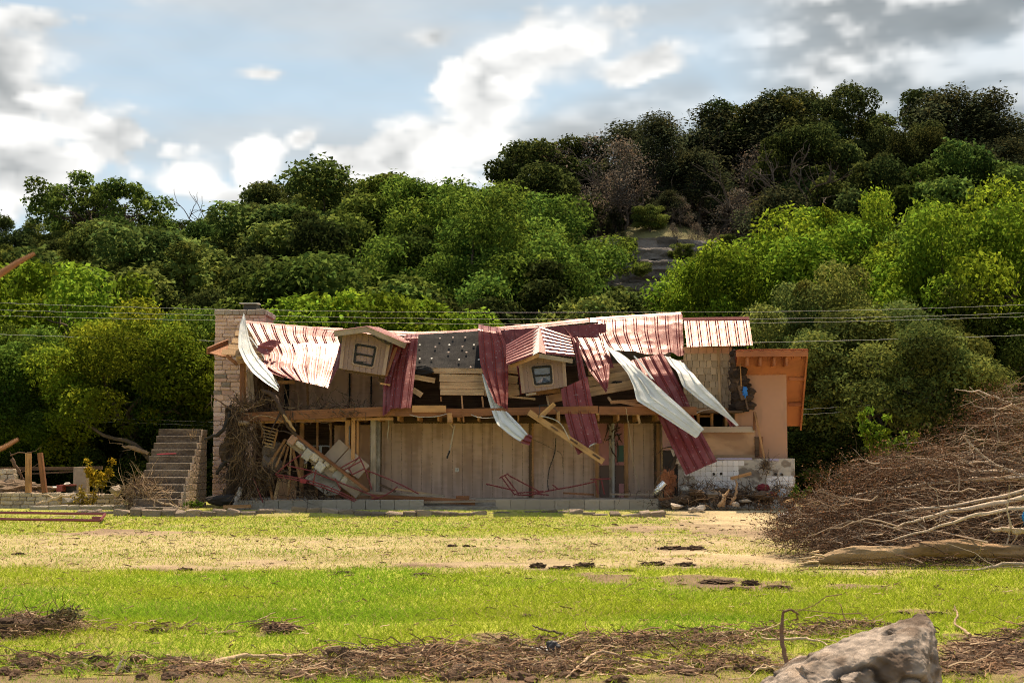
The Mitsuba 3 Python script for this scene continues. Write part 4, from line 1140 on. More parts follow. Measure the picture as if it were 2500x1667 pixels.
for a0, a1 in ((P(1301, 805, 42.68), P(1301, 867, 41.42)), (P(1334, 804, 42.68), P(1333, 864, 41.42))):
    m.add(np.array([c0, c1, a1, a0]), [[0, 1, 2, 3]], np.zeros((4, 2)))
put('roof_cap', D2, m.ply('sheet_red'))
plank('fascia', D2, (1317, 866, 41.5), (1244, 896, 41.5), .10, .05, 'wood')
plank('fascia', D2, (1316, 868, 41.47), (1398, 882, 41.47), .12, .05, 'wood_grey')
plank('sill_scrap', D2, (1284, 964, 41.7), (1309, 960, 41.7), .06, .05, 'wood_grey')
for a, b, w in (((842, 905, 41.9), (940, 918, 42.0), .10), ((925, 925, 42.3), (950, 935, 42.2), .12), ((928, 936, 41.9), (953, 940, 41.9), .05)):
    plank('broken_rafter', D1, a, b, w, .06, 'wood_dark' if w > .06 else 'wood')
plank('cheek_strip', D1, (967, 848, 42.0), (942, 918, 41.8), .08, .03, 'wood_stain')

# chimney: coursed limestone blocks round a mortar core
CHX0, CHX1, CHY0, CHY1 = X(521, 45.0, 1000), X(645, 45.0, 1000), 45.0, 46.75
ztop = Z(756, 45.0)
chim = put('chimney', house, mesh_of(bx(CHX0 + .035, CHX1 - .035, CHY0 + .035, CHY1 - .035, -.05, ztop - .02), bsdf='mortar'), 'tall limestone block chimney at the left end')
g = np.random.default_rng(41)
STONE = [(.64, .45, .36), (.67, .485, .40), (.60, .41, .315), (.69, .515, .44), (.57, .375, .30), (.63, .425, .35)]
z = -.02; row = 0; nst = 0
while z < ztop - .22:
    upper = z > ztop - 2.6
    hh = g.uniform(.10, .15) if upper else g.uniform(.12, .20)
    if z + hh > ztop - .20:
        hh = ztop - .17 - z
    x = CHX0
    while x < CHX1 - .02:
        w = g.uniform(.20, .42)
        if x + w > CHX1 - .14:
            w = CHX1 - x
        v, f = chamfer_box(w - .014, .11, hh - .012, .014, g, .006)
        c = np.array(STONE[g.integers(6)]) * g.uniform(.85, 1.1)
        if g.random() < .05:
            c = np.array([.27, .22, .18])
        if g.random() < .06 and upper:
            c = np.array([.42, .25, .15])
        m = MB(); m.add(v + np.array([x + w / 2, CHY0 + .05 + g.uniform(-.012, .012), z + hh / 2]), f, None, c); put('stone', chim, m.ply('stone'))
        nst += 1
        x += w
    y = CHY0 + (.0 if row % 2 else .12)
    while y < CHY1 - .05 and nst < 290 and z > ztop - 2.8:
        w = min(g.uniform(.35, .6), CHY1 - y)
        v, f = chamfer_box(.10, w - .012, hh - .012, .012, g, .004)
        m = MB(); m.add(v + np.array([CHX1 - .045, y + w / 2, z + hh / 2]), f, None, np.array(STONE[g.integers(6)]) * g.uniform(.9, 1.1)); put('stone', chim, m.ply('stone'))
        y += w; nst += 1
    z += hh; row += 1
x = CHX0 - .02
while x < CHX1:
    w = min(g.uniform(.22, .34), CHX1 + .02 - x)
    v, f = chamfer_box(w - .01, .25, .17, .02, g, .006)
    m = MB(); m.add(v + np.array([x + w / 2, CHY0 + .08, ztop - .085]), f, None, np.array([.36, .30, .25]) * g.uniform(.8, 1.15)); put('cap_stone', chim, m.ply('stone'))
    x += w
y = CHY0 + .21
while y < CHY1:
    w = min(.34, CHY1 + .02 - y)
    v, f = chamfer_box(.25, w - .01, .17, .02, g, .006)
    m = MB(); m.add(v + np.array([CHX1 - .09, y + w / 2, ztop - .085]), f, None, np.array([.36, .30, .25]) * g.uniform(.8, 1.15)); put('cap_stone', chim, m.ply('stone'))
    y += w
m = MB()
fx0, fx1 = X(596, 45.6, 800), X(628, 45.6, 800)
m.add(*bx(fx0, fx1, 45.4, 46.1, ztop - .05, Z(743, 45.5)), c=(.05, .05, .05)); flue = put('flue', chim, m.ply('painted'))
m = MB(); m.add(*quad_face((fx0 - .1, 45.2, Z(742, 45.3)), (fx1 + .1, 45.2, Z(742, 45.3)), (fx1 + .0, 46.2, Z(738, 45.4)), (fx0 + .0, 46.2, Z(738, 45.4)), .03, (0, 0, 1)), c=(.6, .6, .58)); put('cap', flue, m.ply('painted'))
m = MB(); m.add(*bx(X(556, 45.6, 800), X(584, 45.6, 800), 45.6, 46.0, ztop - .03, ztop + .06), c=(.33, .12, .08)); put('flue_tile', chim, m.ply('matte'))

# shingled upper wall at the right
SY = 43.15
put('wall_backing', house, mesh_of(bx(X(1671, SY), X(1791, SY), SY + .03, SY + .1, Z(1000, SY), Z(846, SY)), bsdf='wood_dark'))
g = np.random.default_rng(52)
rowsy = np.linspace(864, 997, 9)
for k in range(8):
    x = 1668 - g.uniform(0, 10)
    while x < 1789:
        w = g.uniform(10, 19)
        x1 = min(x + w, 1790)
        if x1 > 1670 and not (k == 5 and 1694 < x < 1708):
            a, b = X(max(x, 1669) + .5, SY), X(x1 - .5, SY)
            za, zb_ = Z(rowsy[k] - 3, SY), Z(rowsy[k + 1] + g.uniform(-.6, .8), SY)
            q = np.array([[a, SY + .012, za], [b, SY + .012, za], [b, SY - .02 - g.uniform(0, .008), zb_], [a, SY - .02 - g.uniform(0, .008), zb_]])
            v, f = quad_face(*q, .015, (0, 1, 0))
            m = MB(); m.add(v, f, None, np.array([.50, .37, .235]) * g.uniform(.74, 1.12)); put('shingle', house, m.ply('matte'))
        x = x1
x = 1669
while x < 1788:
    m = MB(); m.add(*bx(X(x + .5, SY), X(min(x + 19, 1789) - .5, SY), SY - .01, SY + .03, Z(863, SY), Z(847, SY)), c=np.array([.52, .29, .18]) * g.uniform(.9, 1.1)); put('frieze_board', house, m.ply('matte'))
    x += 19
plank('batten', house, (1753.5, 848, SY - .05), (1758, 988, SY - .05), .075, .03, 'wood_pale')
plank('sill_beam', house, (1670, 1000, SY - .02), (1800, 1001, SY - .02), .12, .1, 'wood')
# torn edge between shingles and wing
m = MB()
g = np.random.default_rng(54)
m.add(*quad_face(P(1787, 858, 42.62), P(1796, 862, 42.62), P(1829, 1004, 42.55), P(1789, 1004, 42.62), .12, (0, 1, 0)), c=(.03, .021, .016))
for k in range(30):
    t = k / 29
    v, f = lump(70 + k, (.12 + .12 * t, .12, .15), .7, 2)
    m.add(v + P(1792 + 12 * t + g.uniform(-4, 10 + 20 * t), 865 + 130 * t, 42.6 + g.uniform(-.06, .06)), f, None, np.array([.045, .03, .022]) * g.uniform(.6, 1.6))
put('torn_edge', house, m.ply('matte'), 'dark splintered edge where the wall tore off')
plank('broken_plank', house, (1794, 900, 42.52), (1814, 976, 42.45), .13, .04, 'wood_dark')
plank('broken_plank', house, (1797, 868, 42.5), (1826, 1000, 42.45), .05, .05, 'wood_dark')
m = MB(); v, f = lump(77, (.085, .05, .15), .7, 3); m.add(v + P(1819, 957, 42.45), f, None, (.02, .16, .52)); put('blue_scrap', house, m.ply('painted', True))
# framed opening under the shingles
put('opening_back', house, mesh_of(bx(X(1668, 45), X(1845, 45), 45, 45.05, Z(1045, 45), Z(1000, 45)), bsdf='membrane'))
for x in (1705, 1738, 1773, 1806):
    put('stud', house, mesh_of(upright(X(x - 3, 43.0), X(x + 3, 43.0), 42.95, 43.1, Z(1040, 43), Z(1004, 43)), bsdf='wood'))
plank('sill_beam', house, (1708, 1016, 43.05), (1738, 1016, 43.05), .07, .1, 'wood')
m = MB(); m.add(*bx(X(1790, 42.9), X(1812, 42.9), 42.85, 43.2, Z(1040, 43), Z(1004, 43)), c=(.2, .18, .16)); put('wall_scrap', house, m.ply('stone'))
m = MB(); m.add(*bx(X(1660, 42.75), X(1843, 42.75), 42.7, 42.85, Z(1118, 42.75), Z(1041, 42.75))); put('plywood_sheet', house, m.ply('plywood'), 'plywood sheet below the dark opening')
m = MB(); m.add(*bx(X(1690, 42.65), X(1842, 42.65), 42.62, 42.7, Z(1055, 42.65), Z(1041, 42.65)), c=(.50, .40, .31)); put('render_strip', house, m.ply('stone'))
m = MB(); m.add(*bx(X(1680, 42.65), X(1842, 42.65), 42.63, 42.7, Z(1118, 42.65), Z(1110, 42.65)), c=(.36, .23, .14)); put('plate', house, m.ply('matte'))

# salmon wing with its lean-to roof
WYF = 42.75
wing = put('wing', house, mesh_of(bx(X(1795, WYF), X(1921, WYF, 1000), WYF, 47.5, Z(1119, WYF), Z(885, WYF)), bsdf='stucco'), 'salmon stucco wing at the right end')
ff = put('wing_roof', house, mesh_of(board(P(1797, 863, 41.9), P(1972, 862, 41.9), .19, .06, (0, -1, 0)), bsdf='wing_wood'), 'salmon lean-to roof overhanging to the right')
a, b, c, d = P(1800, 857, 41.93), P(1972, 855, 41.93), P(1955, 1040, 44.6), P(1790, 1040, 44.6)
m = MB(); m.add(*quad_face(a, b, c, d, .05, (0, 0, 1))); put('soffit', ff, m.ply('wing_wood'))
sheet('roof_sheet', ff, [((1796, 854), (1974, 853), 41.85), ((1796, 1010), (1957, 1010), 44.8)], 2.2, 7, n=6, dent=.004, rag=0, seed=41)
plank('rake_board', ff, (1971, 860, 41.92), (1955, 1046, 44.6), .16, .05, 'wing_wood', (1, -.2, 0))
for t in (.33, .66):
    p0, p1 = P(1926, 857 + 190 * t, 41.93 + 2.7 * t), P(1972 - 17 * t, 857 + 190 * t, 41.93 + 2.7 * t)
    put('lookout', ff, mesh_of(board(p0 - [0, 0, .06], p1 - [0, 0, .06], .10, .05, (0, -1, 0)), bsdf='wing_wood'))
for x in (1822, 1853, 1887, 1917):
    put('rafter_tail', ff, mesh_of(bx(X(x - 2.5, 42.2, 880), X(x + 2.5, 42.2, 880), 41.95, 42.8, Z(895, 42.3), Z(873, 42.0)), bsdf='wing_wood'))
plank('downpipe', house, (1806, 862, 42.3), (1812, 1000, 42.6), .03, .03, 'wood')
plank('leaning_stick', house, (1843, 1006, 42.5), (1866, 1118, 42.2), .06, .04, 'wood', label='thin stick leaning against the salmon wing')
plank('leaning_stick', house, (1842, 1005, 42.55), (1841, 1050, 42.6), .07, .05, 'wood_stain')
put('wing_gap', house, mesh_of(bx(X(1842, 42.7), X(1853, 42.7), 42.6, 42.74, Z(1112, 42.7), Z(1066, 42.7)), bsdf='wood_dark'))
plank('wing_trim', house, (1858, 1066, 42.6), (1858, 1116, 42.6), .10, .05, 'wood_stain')

# tiled base wall
TY = 42.2
base = put('tile_wall', house, mesh_of(bx(X(1655, TY), X(1941, TY, 1150), TY, 46, 0, Z(1119, TY)), bsdf='tile_back'), 'broken white tiled base wall under the wing')
m = MB(); m.add(*bx(X(1750, TY), X(1835, TY), TY - .02, TY + .1, Z(1122, TY), Z(1117.5, TY)), c=(.36, .33, .48)); put('edge_strip', base, m.ply('painted'))
m = MB(); m.add(*bx(X(1875, TY), X(1900, TY), TY - .02, TY + .1, Z(1125, TY), Z(1119, TY)), c=(.36, .33, .48)); put('edge_strip', base, m.ply('painted'))
g = np.random.default_rng(61)
for k in range(7):
    for j in range(20):
        x0, y0 = 1668 + j * 13.4, 1124 + k * 12.6
        n = meshkit.noise(np.array([j * .33, k * .4, 2.0]), 5)
        if 1798 < x0 < 1856 and (k > 1 or n > .35):
            continue
        if (k < 3 and x0 > 1850 and n > .30) or n > .80 or (x0 < 1690 and k > 2):
            continue
        x1, y1 = x0 + 13.4, y0 + 12.6
        v, f = chamfer_box(X(x1, TY) - X(x0, TY) - .009, .02, Z(y0, TY) - Z(y1, TY) - .009, .004)
        m = MB(); m.add(v + np.array([(X(x0, TY) + X(x1, TY)) / 2, TY - .008 - g.uniform(0, .006), (Z(y0, TY) + Z(y1, TY)) / 2]), f, None, np.array([.74, .70, .70]) * g.uniform(.88, 1.05)); put('tile', base, m.ply('painted'))
for x, y in ((1743, 1157), (1761, 1156), (1894, 1157), (1909, 1158)):
    m = MB(); p = P(x, y, TY - .035); m.add(*tube([p, p + [0, .02, 0]], .045, 8), c=(.04, .035, .03)); put('pipe_hole', base, m.ply('matte'))


def tile_back_fn(p, n, uv):
    s = smoothstep(.5, .62, fbm(p.x * 3.5, p.y, p.z * 3.5, 4))
    return mix((.46, .41, .36), (.22, .18, .15), s) * (.8 + .4 * fbm(p.x * 14, p.y, p.z * 14, 3))


solid('tile_back', mikit.proc(tile_back_fn), .92, .2, mikit.proc(stone_bump, .004), .02)
solid('wing_wood', grain((.40, .15, .06), (.30, .10, .042), .6), .75)

# ---------------------------------------------------------------- staircase
stairs = thing('staircase', 'free-standing concrete staircase leading to nothing left of the chimney', 'staircase')
SX0, SX1, SYF, SYB, NS = -10.64, -9.36, 40.2, 43.5, 12
ztop_s = Z(1048, 43.3)
rise = (ztop_s - .05) / NS; run = (SYB - SYF) / NS
g = np.random.default_rng(66)
for k in range(NS):
    z1 = .05 + rise * (k + 1)
    v, f = chamfer_box(SX1 - SX0, SYB + .4 - (SYF + run * k), rise + .002, .012, g, .003)
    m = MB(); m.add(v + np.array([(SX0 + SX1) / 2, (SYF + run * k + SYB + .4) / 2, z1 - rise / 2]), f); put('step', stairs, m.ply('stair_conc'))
    for q in range(1):
        pass
k = 0
for row in range(NS):
    za = .05 + rise * row
    y = SYF + run * row + (.0 if row % 2 else .2)
    y0 = SYF + run * row
    while y0 < SYB + .4:
        y1 = min(y, SYB + .4)
        if y1 - y0 > .08:
            v, f = chamfer_box(.06, y1 - y0 - .012, rise - .012, .008, g, .003)
            m = MB(); m.add(v + np.array([SX1 + .02, (y0 + y1) / 2, za + rise / 2]), f, None, np.array([.44, .33, .25]) * g.uniform(.88, 1.1)); put('block', stairs, m.ply('stone'))
        y0 = y1; y += .41


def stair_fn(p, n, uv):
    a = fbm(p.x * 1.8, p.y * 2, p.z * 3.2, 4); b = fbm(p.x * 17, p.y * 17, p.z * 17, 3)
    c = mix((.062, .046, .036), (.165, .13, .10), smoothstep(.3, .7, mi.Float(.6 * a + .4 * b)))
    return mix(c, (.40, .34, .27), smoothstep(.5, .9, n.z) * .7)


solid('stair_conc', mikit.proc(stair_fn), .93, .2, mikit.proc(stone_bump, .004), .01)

# ---------------------------------------------------------------- kerbs in front of the house
edging = thing('stone_edging', 'long low row of rough limestone blocks along the front of the lawn terrace', 'edging')
g = np.random.default_rng(71)
x = 190
while x < 1608:
    w = g.uniform(26, 44)
    Y = 39.7 + .25 * math.sin(x * .011)
    h = .20 + .03 * math.sin(x * .02) + g.uniform(-.04, .02) - .03
    if x > 880:
        h -= .05
    v, f = chamfer_box(X(x + w, Y) - X(x, Y) + .01, .34, h + .12, .03, g, .026)
    c = np.array([.235, .185, .145]) * g.uniform(.55, 1.25)
    m = MB(); m.add(v + np.array([(X(x, Y) + X(x + w, Y)) / 2, Y + .1, h / 2 - .03]), f, None, c); put('stone', edging, m.ply('stone'))
    x += w
edging2 = thing('stone_edging', 'short second row of kerb stones behind the grass strip left of the staircase', 'edging')
x = 80
while x < 385:
    w = g.uniform(28, 50)
    v, f = chamfer_box(X(x + w, 41.2) - X(x, 41.2) - .012, .3, .26, .03, g, .012)
    m = MB(); m.add(v + np.array([(X(x, 41.2) + X(x + w, 41.2)) / 2, 41.2, .13]), f, None, np.array([.25, .22, .18]) * g.uniform(.8, 1.15)); put('stone', edging2, m.ply('stone'))
    x += w
kerb = thing('block_kerb', 'grey concrete block kerb at the left front of the house', 'kerb')
for k in range(13):
    x0 = 578 + k * 35.2
    if x0 > 1026:
        break
    v, f = chamfer_box(X(x0 + 35.2, YS) - X(x0, YS) - .008, .2, .33, .008, g, .003)
    m = MB(); m.add(v + np.array([(X(x0, YS) + X(x0 + 35.2, YS)) / 2, YS, ZF - .165 + .01 - .012 * (k < 5)]), f, None, np.array([.29, .255, .215]) * g.uniform(.8, 1.1)); put('block', kerb, m.ply('stone'))
kerb2 = thing('block_kerb', 'tan concrete block kerb at the right front of the house', 'kerb')
for k in range(11):
    x0 = 1210 + k * 36
    v, f = chamfer_box(X(x0 + 36, YS) - X(x0, YS) - .008, .2, .32, .008, g, .003)
    m = MB(); m.add(v + np.array([(X(x0, YS) + X(x0 + 36, YS)) / 2, YS, ZF - .16 + .02]), f, None, np.array([.38, .315, .245]) * g.uniform(.85, 1.08)); put('block', kerb2, m.ply('stone'))
scene['terrace'] = mesh_of(bx(X(1020, 41.3), X(1215, 41.3), 41.2, 41.9, .1, .22), bsdf='concrete')
labels['terrace'] = {'label': 'broken concrete sill between the two block kerbs', 'category': 'sill'}

# ---------------------------------------------------------------- grass
def grass(seed, n, y0, y1, h, w, power):
    g = np.random.default_rng(seed)
    u = g.random(n)
    a, b = y0 ** (1 - power), y1 ** (1 - power)
    Y = (a + (b - a) * u) ** (1 / (1 - power))
    x = (g.random(n) * 2 - 1) * (.40 * Y + 1.4)
    c, d = lawn(x, Y)
    keep = g.random(n) < c ** 1.2
    x, Y, c, d = x[keep], Y[keep], c[keep], d[keep]
    n = len(x)
    k = Y / 12
    tuft = n2(x, Y, 2.2, 19, 3)
    L = h * (.5 + 1.3 * g.random(n) ** 1.5) * (.6 + .8 * tuft) * (1 - .45 * d) * k ** .12
    W = w * g.uniform(.6, 1.4, n) * k ** .75
    th = g.uniform(0, 6.28, n)
    lean = g.uniform(.4, 1.8, n)
    base = np.stack([x, Y, ground_z(x, Y) - .004], 1)
    side = np.stack([np.cos(th), np.sin(th), np.zeros(n)], 1) * W[:, None] / 2
    ph = g.uniform(0, 6.28, n)
    tip = base + np.stack([np.cos(ph) * lean * L, np.sin(ph) * lean * L, L], 1)
    mid = base + (tip - base) * .5 + np.array([0, 0, 1.0]) * (L * .14)[:, None]
    green = np.array([.285, .360, .030]); lush = np.array([.215, .345, .028]); straw = np.array([.48, .38, .18])
    lu = np.clip((n2(x, Y, .5, 23, 3) - .42) * 4, 0, 1)[:, None]
    col = green * (1 - lu) + lush * lu
    s = (g.random(n) < .05 + .52 * d)[:, None]
    col = np.where(s, straw * g.uniform(.6, 1.2, (n, 1)), col * g.uniform(.6, 1.35, (n, 1)))
    v = np.stack([base - side, base + side, mid - side * .8, mid + side * .8, tip], 1).reshape(-1, 3)
    o = np.arange(n)[:, None] * 5
    f = np.concatenate([o + [0, 1, 3], o + [0, 3, 2], o + [2, 3, 4]], 0)
    return v, f, np.repeat(col, 5, 0)


m = MB()
for args in ((601, 190000, 9.6, 16, .045, .0055, 1.6), (602, 220000, 15, 26, .045, .0060, 1.6), (603, 165000, 24, 40.2, .042, .0065, 1.2)):
    v, f, c = grass(*args)
    m.add(v, f, None, c)
scene['grass'] = m.ply('blade')
labels['grass'] = {'label': 'bright sunlit lawn grass with worn and dry patches', 'category': 'grass', 'kind': 'stuff'}


# ---------------------------------------------------------------- debris in and around the house
def px_tube(m, pts, rad, sides=6, c=(.3, .2, .12), wob=0.0, rng=None, n=10):
    q = np.array([P(*p) for p in pts])
    if len(q) > 2:
        s = np.concatenate([[0], np.cumsum(np.linalg.norm(np.diff(q, axis=0), axis=1))])
        q = PchipInterpolator(s, q)(np.linspace(0, s[-1], n))
    if wob and rng is not None:
        q[1:-1] += rng.normal(size=(len(q) - 2, 3)) * wob
    rr = np.interp(np.linspace(0, 1, len(q)), np.linspace(0, 1, len(np.atleast_1d(rad))), np.atleast_1d(rad))
    v, f, u = tube(q, rr, sides)
    m.add(v, f, u, np.asarray(c))


def strands(m, g, n, centre, spread, length, rad, cols, down=.8, pts=6, bend=.35, vz=1.0):
    """Loose roots, straw or twigs: n thin bent tubes around a surveyed centre (x, y, Y), spread in pixels."""
    for k in range(n):
        p = P(centre[0] + g.normal() * spread[0], centre[1] + g.normal() * spread[1], centre[2] + g.normal() * spread[2])
        d = unit(g.normal(size=3) * np.array([1, .6, vz]) * (1 - down) + np.array([0, 0, -down]))
        L = length * g.uniform(.4, 1.5)
        q = [p]
        for i in range(pts - 1):
            d = unit(d + g.normal(size=3) * bend * np.array([1, 1, vz]))
            q.append(q[-1] + d * L / (pts - 1))
        v, f, u = tube(np.array(q), np.linspace(rad, rad * .3, pts) * g.uniform(.5, 1.5), 3, False)
        m.add(v, f, u, np.asarray(cols[g.integers(len(cols))]) * g.uniform(.6, 1.3))


STRAW = [(.115, .072, .042), (.075, .046, .03), (.16, .105, .062), (.05, .034, .025), (.22, .15, .09)]
g = np.random.default_rng(201)
m = MB()
for c, sp, n, L, dn in (((592, 990, 41.6), (16, 9, .2), 120, .6, .1), ((640, 985, 41.9), (26, 9, .3), 110, .5, .1), ((570, 1030, 41.4), (9, 20, .15), 130, .7, .85), ((580, 1085, 41.4), (11, 30, .15), 190, .8, .93), ((592, 1150, 41.4), (13, 30, .15), 170, .7, .9), ((548, 1162, 42.2), (10, 8, .2), 60, .4, .3),
                        ((645, 1148, 41.5), (22, 9, .25), 170, .5, .35), ((618, 1185, 41.5), (17, 18, .25), 110, .5, .7), ((550, 1222, 41.6), (16, 7, .3), 60, .4, .2), ((600, 1040, 41.5), (15, 14, .2), 80, .7, .7), ((700, 1010, 41.6), (45, 12, .15), 50, .5, .3), ((835, 1005, 41.5), (22, 6, .08), 50, .25, .3), ((760, 1205, 41.6), (28, 8, .2), 110, .4, .2),
                        ((850, 995, 42.4), (50, 7, .3), 70, .5, .05), ((780, 992, 42.4), (60, 8, .4), 60, .5, .05)):
    strands(m, g, n, (c[0] + 10, c[1], c[2]), sp, L, .011, STRAW, dn)
for q in range(16):
    v, f = lump(300 + q, (.16, .14, .3), .7, 2)
    m.add(v + P(575 + g.normal() * 14, 1015 + q * 13, 41.75), f, None, np.array([.05, .034, .024]) * g.uniform(.7, 1.3))
scene['root_tangle'] = m.ply('matte')
tag('root_tangle', 'brown tangle of roots and straw hanging over the left corner of the house', 'root tangle', None, 'stuff')


def branch(name, pts, rad, label, c, cat='branch', sides=7, group=None, twig=0, seed=0, wob=.0, n=10, mat='stone'):
    m = MB(); gg = np.random.default_rng(seed + 1234)
    px_tube(m, pts, rad, sides, c, wob, gg, n)
    q = np.array([P(*p) for p in pts])
    for k in range(twig):
        b = q[gg.integers(len(q))] * .5 + q[gg.integers(len(q))] * .5
        e = b + gg.normal(size=3) * .35
        v, f, u = tube(wander(gg, b, e, 5, .3), np.linspace(np.min(rad) * .7, .004, 5), 4); m.add(v, f, u, np.asarray(c))
    key = numbered(name)
    scene[key] = m.ply(mat, True)
    tag(key, label, cat, group)
    return key


branch('charred_branch', [(500, 1072, 41.4), (527, 1063, 41.3), (548, 1045, 41.3), (556, 1026, 41.4), (560, 1005, 41.5)], [.035, .06, .05, .04], 'black bent branch sticking out left of the hanging root tangle', (.035, .03, .028), wob=.012)
branch('charred_branch', [(530, 1158, 41.4), (538, 1140, 41.4), (556, 1124, 41.4), (575, 1112, 41.5)], [.05, .06, .045, .03], 'black charred branch at the foot of the chimney', (.035, .03, .028), twig=5, seed=2, wob=.012)
branch('broken_branch', [(519, 968, 41.7), (545, 985, 41.5), (570, 1002, 41.5), (590, 1010, 41.5)], [.018, .03, .045], 'thin brown branch poking up across the chimney from the root tangle', (.11, .07, .05), seed=3, wob=.01, twig=3)
branch('broken_branch', [(640, 955, 41.4), (668, 965, 41.3), (690, 1010, 41.2), (712, 1052, 41.2), (724, 1064, 41.2)], [.07, .075, .06, .05], 'dark broken trunk leaning over the beam above the fallen stone wall', (.07, .045, .032), seed=4, wob=.012, twig=5)
branch('broken_branch', [(692, 1012, 41.15), (712, 1040, 41.1), (722, 1052, 41.1)], [.03, .05, .02], 'pale splinter at the lower end of the dark broken trunk', (.36, .23, .11), seed=5, wob=.008)
branch('cream_stump', [(574, 1242, 41.3), (580, 1215, 41.3), (588, 1190, 41.4)], [.07, .09, .06], 'pale grey stump end below the hanging root tangle', (.42, .37, .33), seed=6, wob=.015)
m = MB(); v, f = lump(8, (.16, .12, .08), .3, 2); m.add(v + P(594, 1033, 41.3), f, None, (.33, .24, .16)); scene['lodged_stone'] = m.ply('stone', True); tag('lodged_stone', 'tan stone lodged in the root tangle under the beam end', 'stone')
m = MB(); v, f = lump(9, (.55, .3, .16), .3, 3); m.add(v + P(548, 1225, 41.5) + [0, 0, .06], f, None, (.035, .03, .028)); scene['charred_log'] = m.ply('stone', True); tag('charred_log', 'black burnt log lying at the foot of the chimney', 'log')
key = numbered('loose_board'); scene[key] = mesh_of(board(P(546, 1237, 40.9), P(612, 1235, 40.9), .09, .2), bsdf='wood'); tag(key, 'orange-brown board lying behind the stone edging below the roots', 'board')

# the fallen piece of stone wall
fw = thing('fallen_wall', 'slab of stone-faced wall fallen diagonally across the left bay', 'wall piece')
ax = unit(P(890, 1207, 41.35) - P(702, 1060, 41.75)); nrm = unit(np.cross(ax, np.array([0, 0, 1.0]))); nrm = nrm * np.sign(-nrm[1]); sd = np.cross(nrm, ax); sd = sd * np.sign(-sd[2])
put('core', fw, mesh_of(obox(P(792, 1138, 41.72), ax * 1.32, sd * .15, nrm * .06), bsdf='mortar'))
put('timber_edge', fw, mesh_of(obox(P(806, 1127, 41.5), ax * 1.40, sd * .035, nrm * .09, 3), bsdf='wood_stain'))
for (x, y, w, h, c) in ((714.7, 1073.5, 18, 22, (.42, .25, .18)), (732, 1085, 18, 12, (.48, .42, .35)), (751, 1110, 20, 26, (.42, .38, .33)), (769, 1116, 20, 18, (.46, .40, .34)), (785, 1122, 12, 11, (.44, .38, .33)), (782, 1139, 22, 22, (.52, .48, .43)), (799, 1132, 16, 12, (.48, .42, .36)), (814.6, 1143.7, 14, 15, (.46, .34, .22)),
                       (826, 1160, 24, 22, (.33, .31, .28)), (843, 1170, 14, 20, (.50, .44, .37)), (859, 1171, 18, 10, (.48, .43, .37)), (871, 1179, 9, 9, (.46, .42, .37)), (865.6, 1189, 32, 22, (.50, .44, .38)), (848, 1150, 9, 7, (.44, .38, .32)), (742, 1093, 9, 8, (.4, .36, .3)), (868, 1206, 14, 8, (.45, .40, .36))):
    v, f = chamfer_box(w * .0122, .12, h * .0122, .02, g, .008)
    R = np.stack([ax, -nrm, -sd], 0)
    m = MB(); m.add(v @ R + P(x, y, 41.58), f, None, np.array(c) * g.uniform(.9, 1.1)); put('stone', fw, m.ply('stone'))
# flat panels leaning behind it
lp = thing('wall_panel', 'pale boarded wall panel leaning behind the fallen stone wall', 'panel')
pa, pb, pc, pd = P(827, 1071, 42.3), P(903, 1137, 42.0), P(876, 1169, 41.9), P(788, 1113, 42.2)
for k in range(3):
    t0, t1 = k / 3 + .012, (k + 1) / 3 - .012
    put('board', lp, mesh_of(quad_face(pa + (pb - pa) * t0, pa + (pb - pa) * t1, pd + (pc - pd) * t1, pd + (pc - pd) * t0, .05, (0, 1, 0)), bsdf='panel_pale'))
scene['concrete_slab'] = mesh_of(quad_face(P(744, 1167, 41.8), P(770, 1142, 42.0), P(806, 1156, 42.0), P(832, 1193, 41.7), .12, (0, 1, 0)), quad_face(P(744, 1167, 41.8), P(832, 1193, 41.7), P(826, 1207, 41.55), P(797, 1209, 41.5), .12, (0, 1, 0)), bsdf='concrete')
tag('concrete_slab', 'broken slab leaning under the fallen stone wall', 'slab')
solid('panel_pale', mikit.proc(lambda p, n, uv: mix((.31, .225, .155), (.43, .33, .24), fbm(p.x * 4, p.y * 4, p.z * 4, 4))), .85)
key = numbered('broken_block'); m = MB(); v, f = lump(15, (.35, .2, .25), .35, 2); m.add(v + P(668, 1100, 42.6), f, None, (.22, .17, .13)); v, f = lump(16, (.3, .2, .3), .35, 2); m.add(v + P(664, 1128, 42.6), f, None, (.25, .2, .16)); scene[key] = m.ply('stone'); tag(key, 'lump of broken masonry behind the leaning studs', 'masonry')


def frame(label, bars, Y, rad=.021):
    key = thing('bunk_frame', label, 'bed frame')
    for b in bars:
        m = MB(); px_tube(m, [(x, y, Y + dy) for x, y, dy in [(*p, 0) if len(p) == 2 else p for p in b]], rad, 6, (.17, .028, .032), n=8)
        put('bar', key, m.ply('painted', True))


frame('bent dark red bunk bed frame lying across the left bay', [[(672, 1158), (735, 1168), (870, 1221)], [(676, 1163), (735, 1174), (866, 1224)], [(732, 1168, .2), (766, 1151, .2)], [(757, 1149, .1), (920, 1213, 0)], [(764, 1180), (772, 1146)], [(672, 1158), (705, 1130), (736, 1109)], [(704, 1137), (760, 1149)], [(818, 1167), (832, 1195)]], 41.25)
m = MB(); m.add(*quad_face(P(732, 1168, 41.2), P(749, 1172, 41.2), P(746, 1180, 41.2), P(733, 1178, 41.2), .02, (0, 1, 0)), c=(.24, .02, .03)); put('bracket', 'bunk_frame', m.ply('painted'))
frame('dark red bed end frame propped on the leaning wall panel', [[(833, 1141), (878, 1116)], [(840, 1147), (884, 1124)], [(860, 1158), (889, 1144)], [(876, 1113), (893, 1150), (908, 1195)], [(852, 1143), (860, 1158)], [(892, 1147), (960, 1174), (1022, 1205)], [(909, 1219), (940, 1208), (971, 1187)]], 41.4)
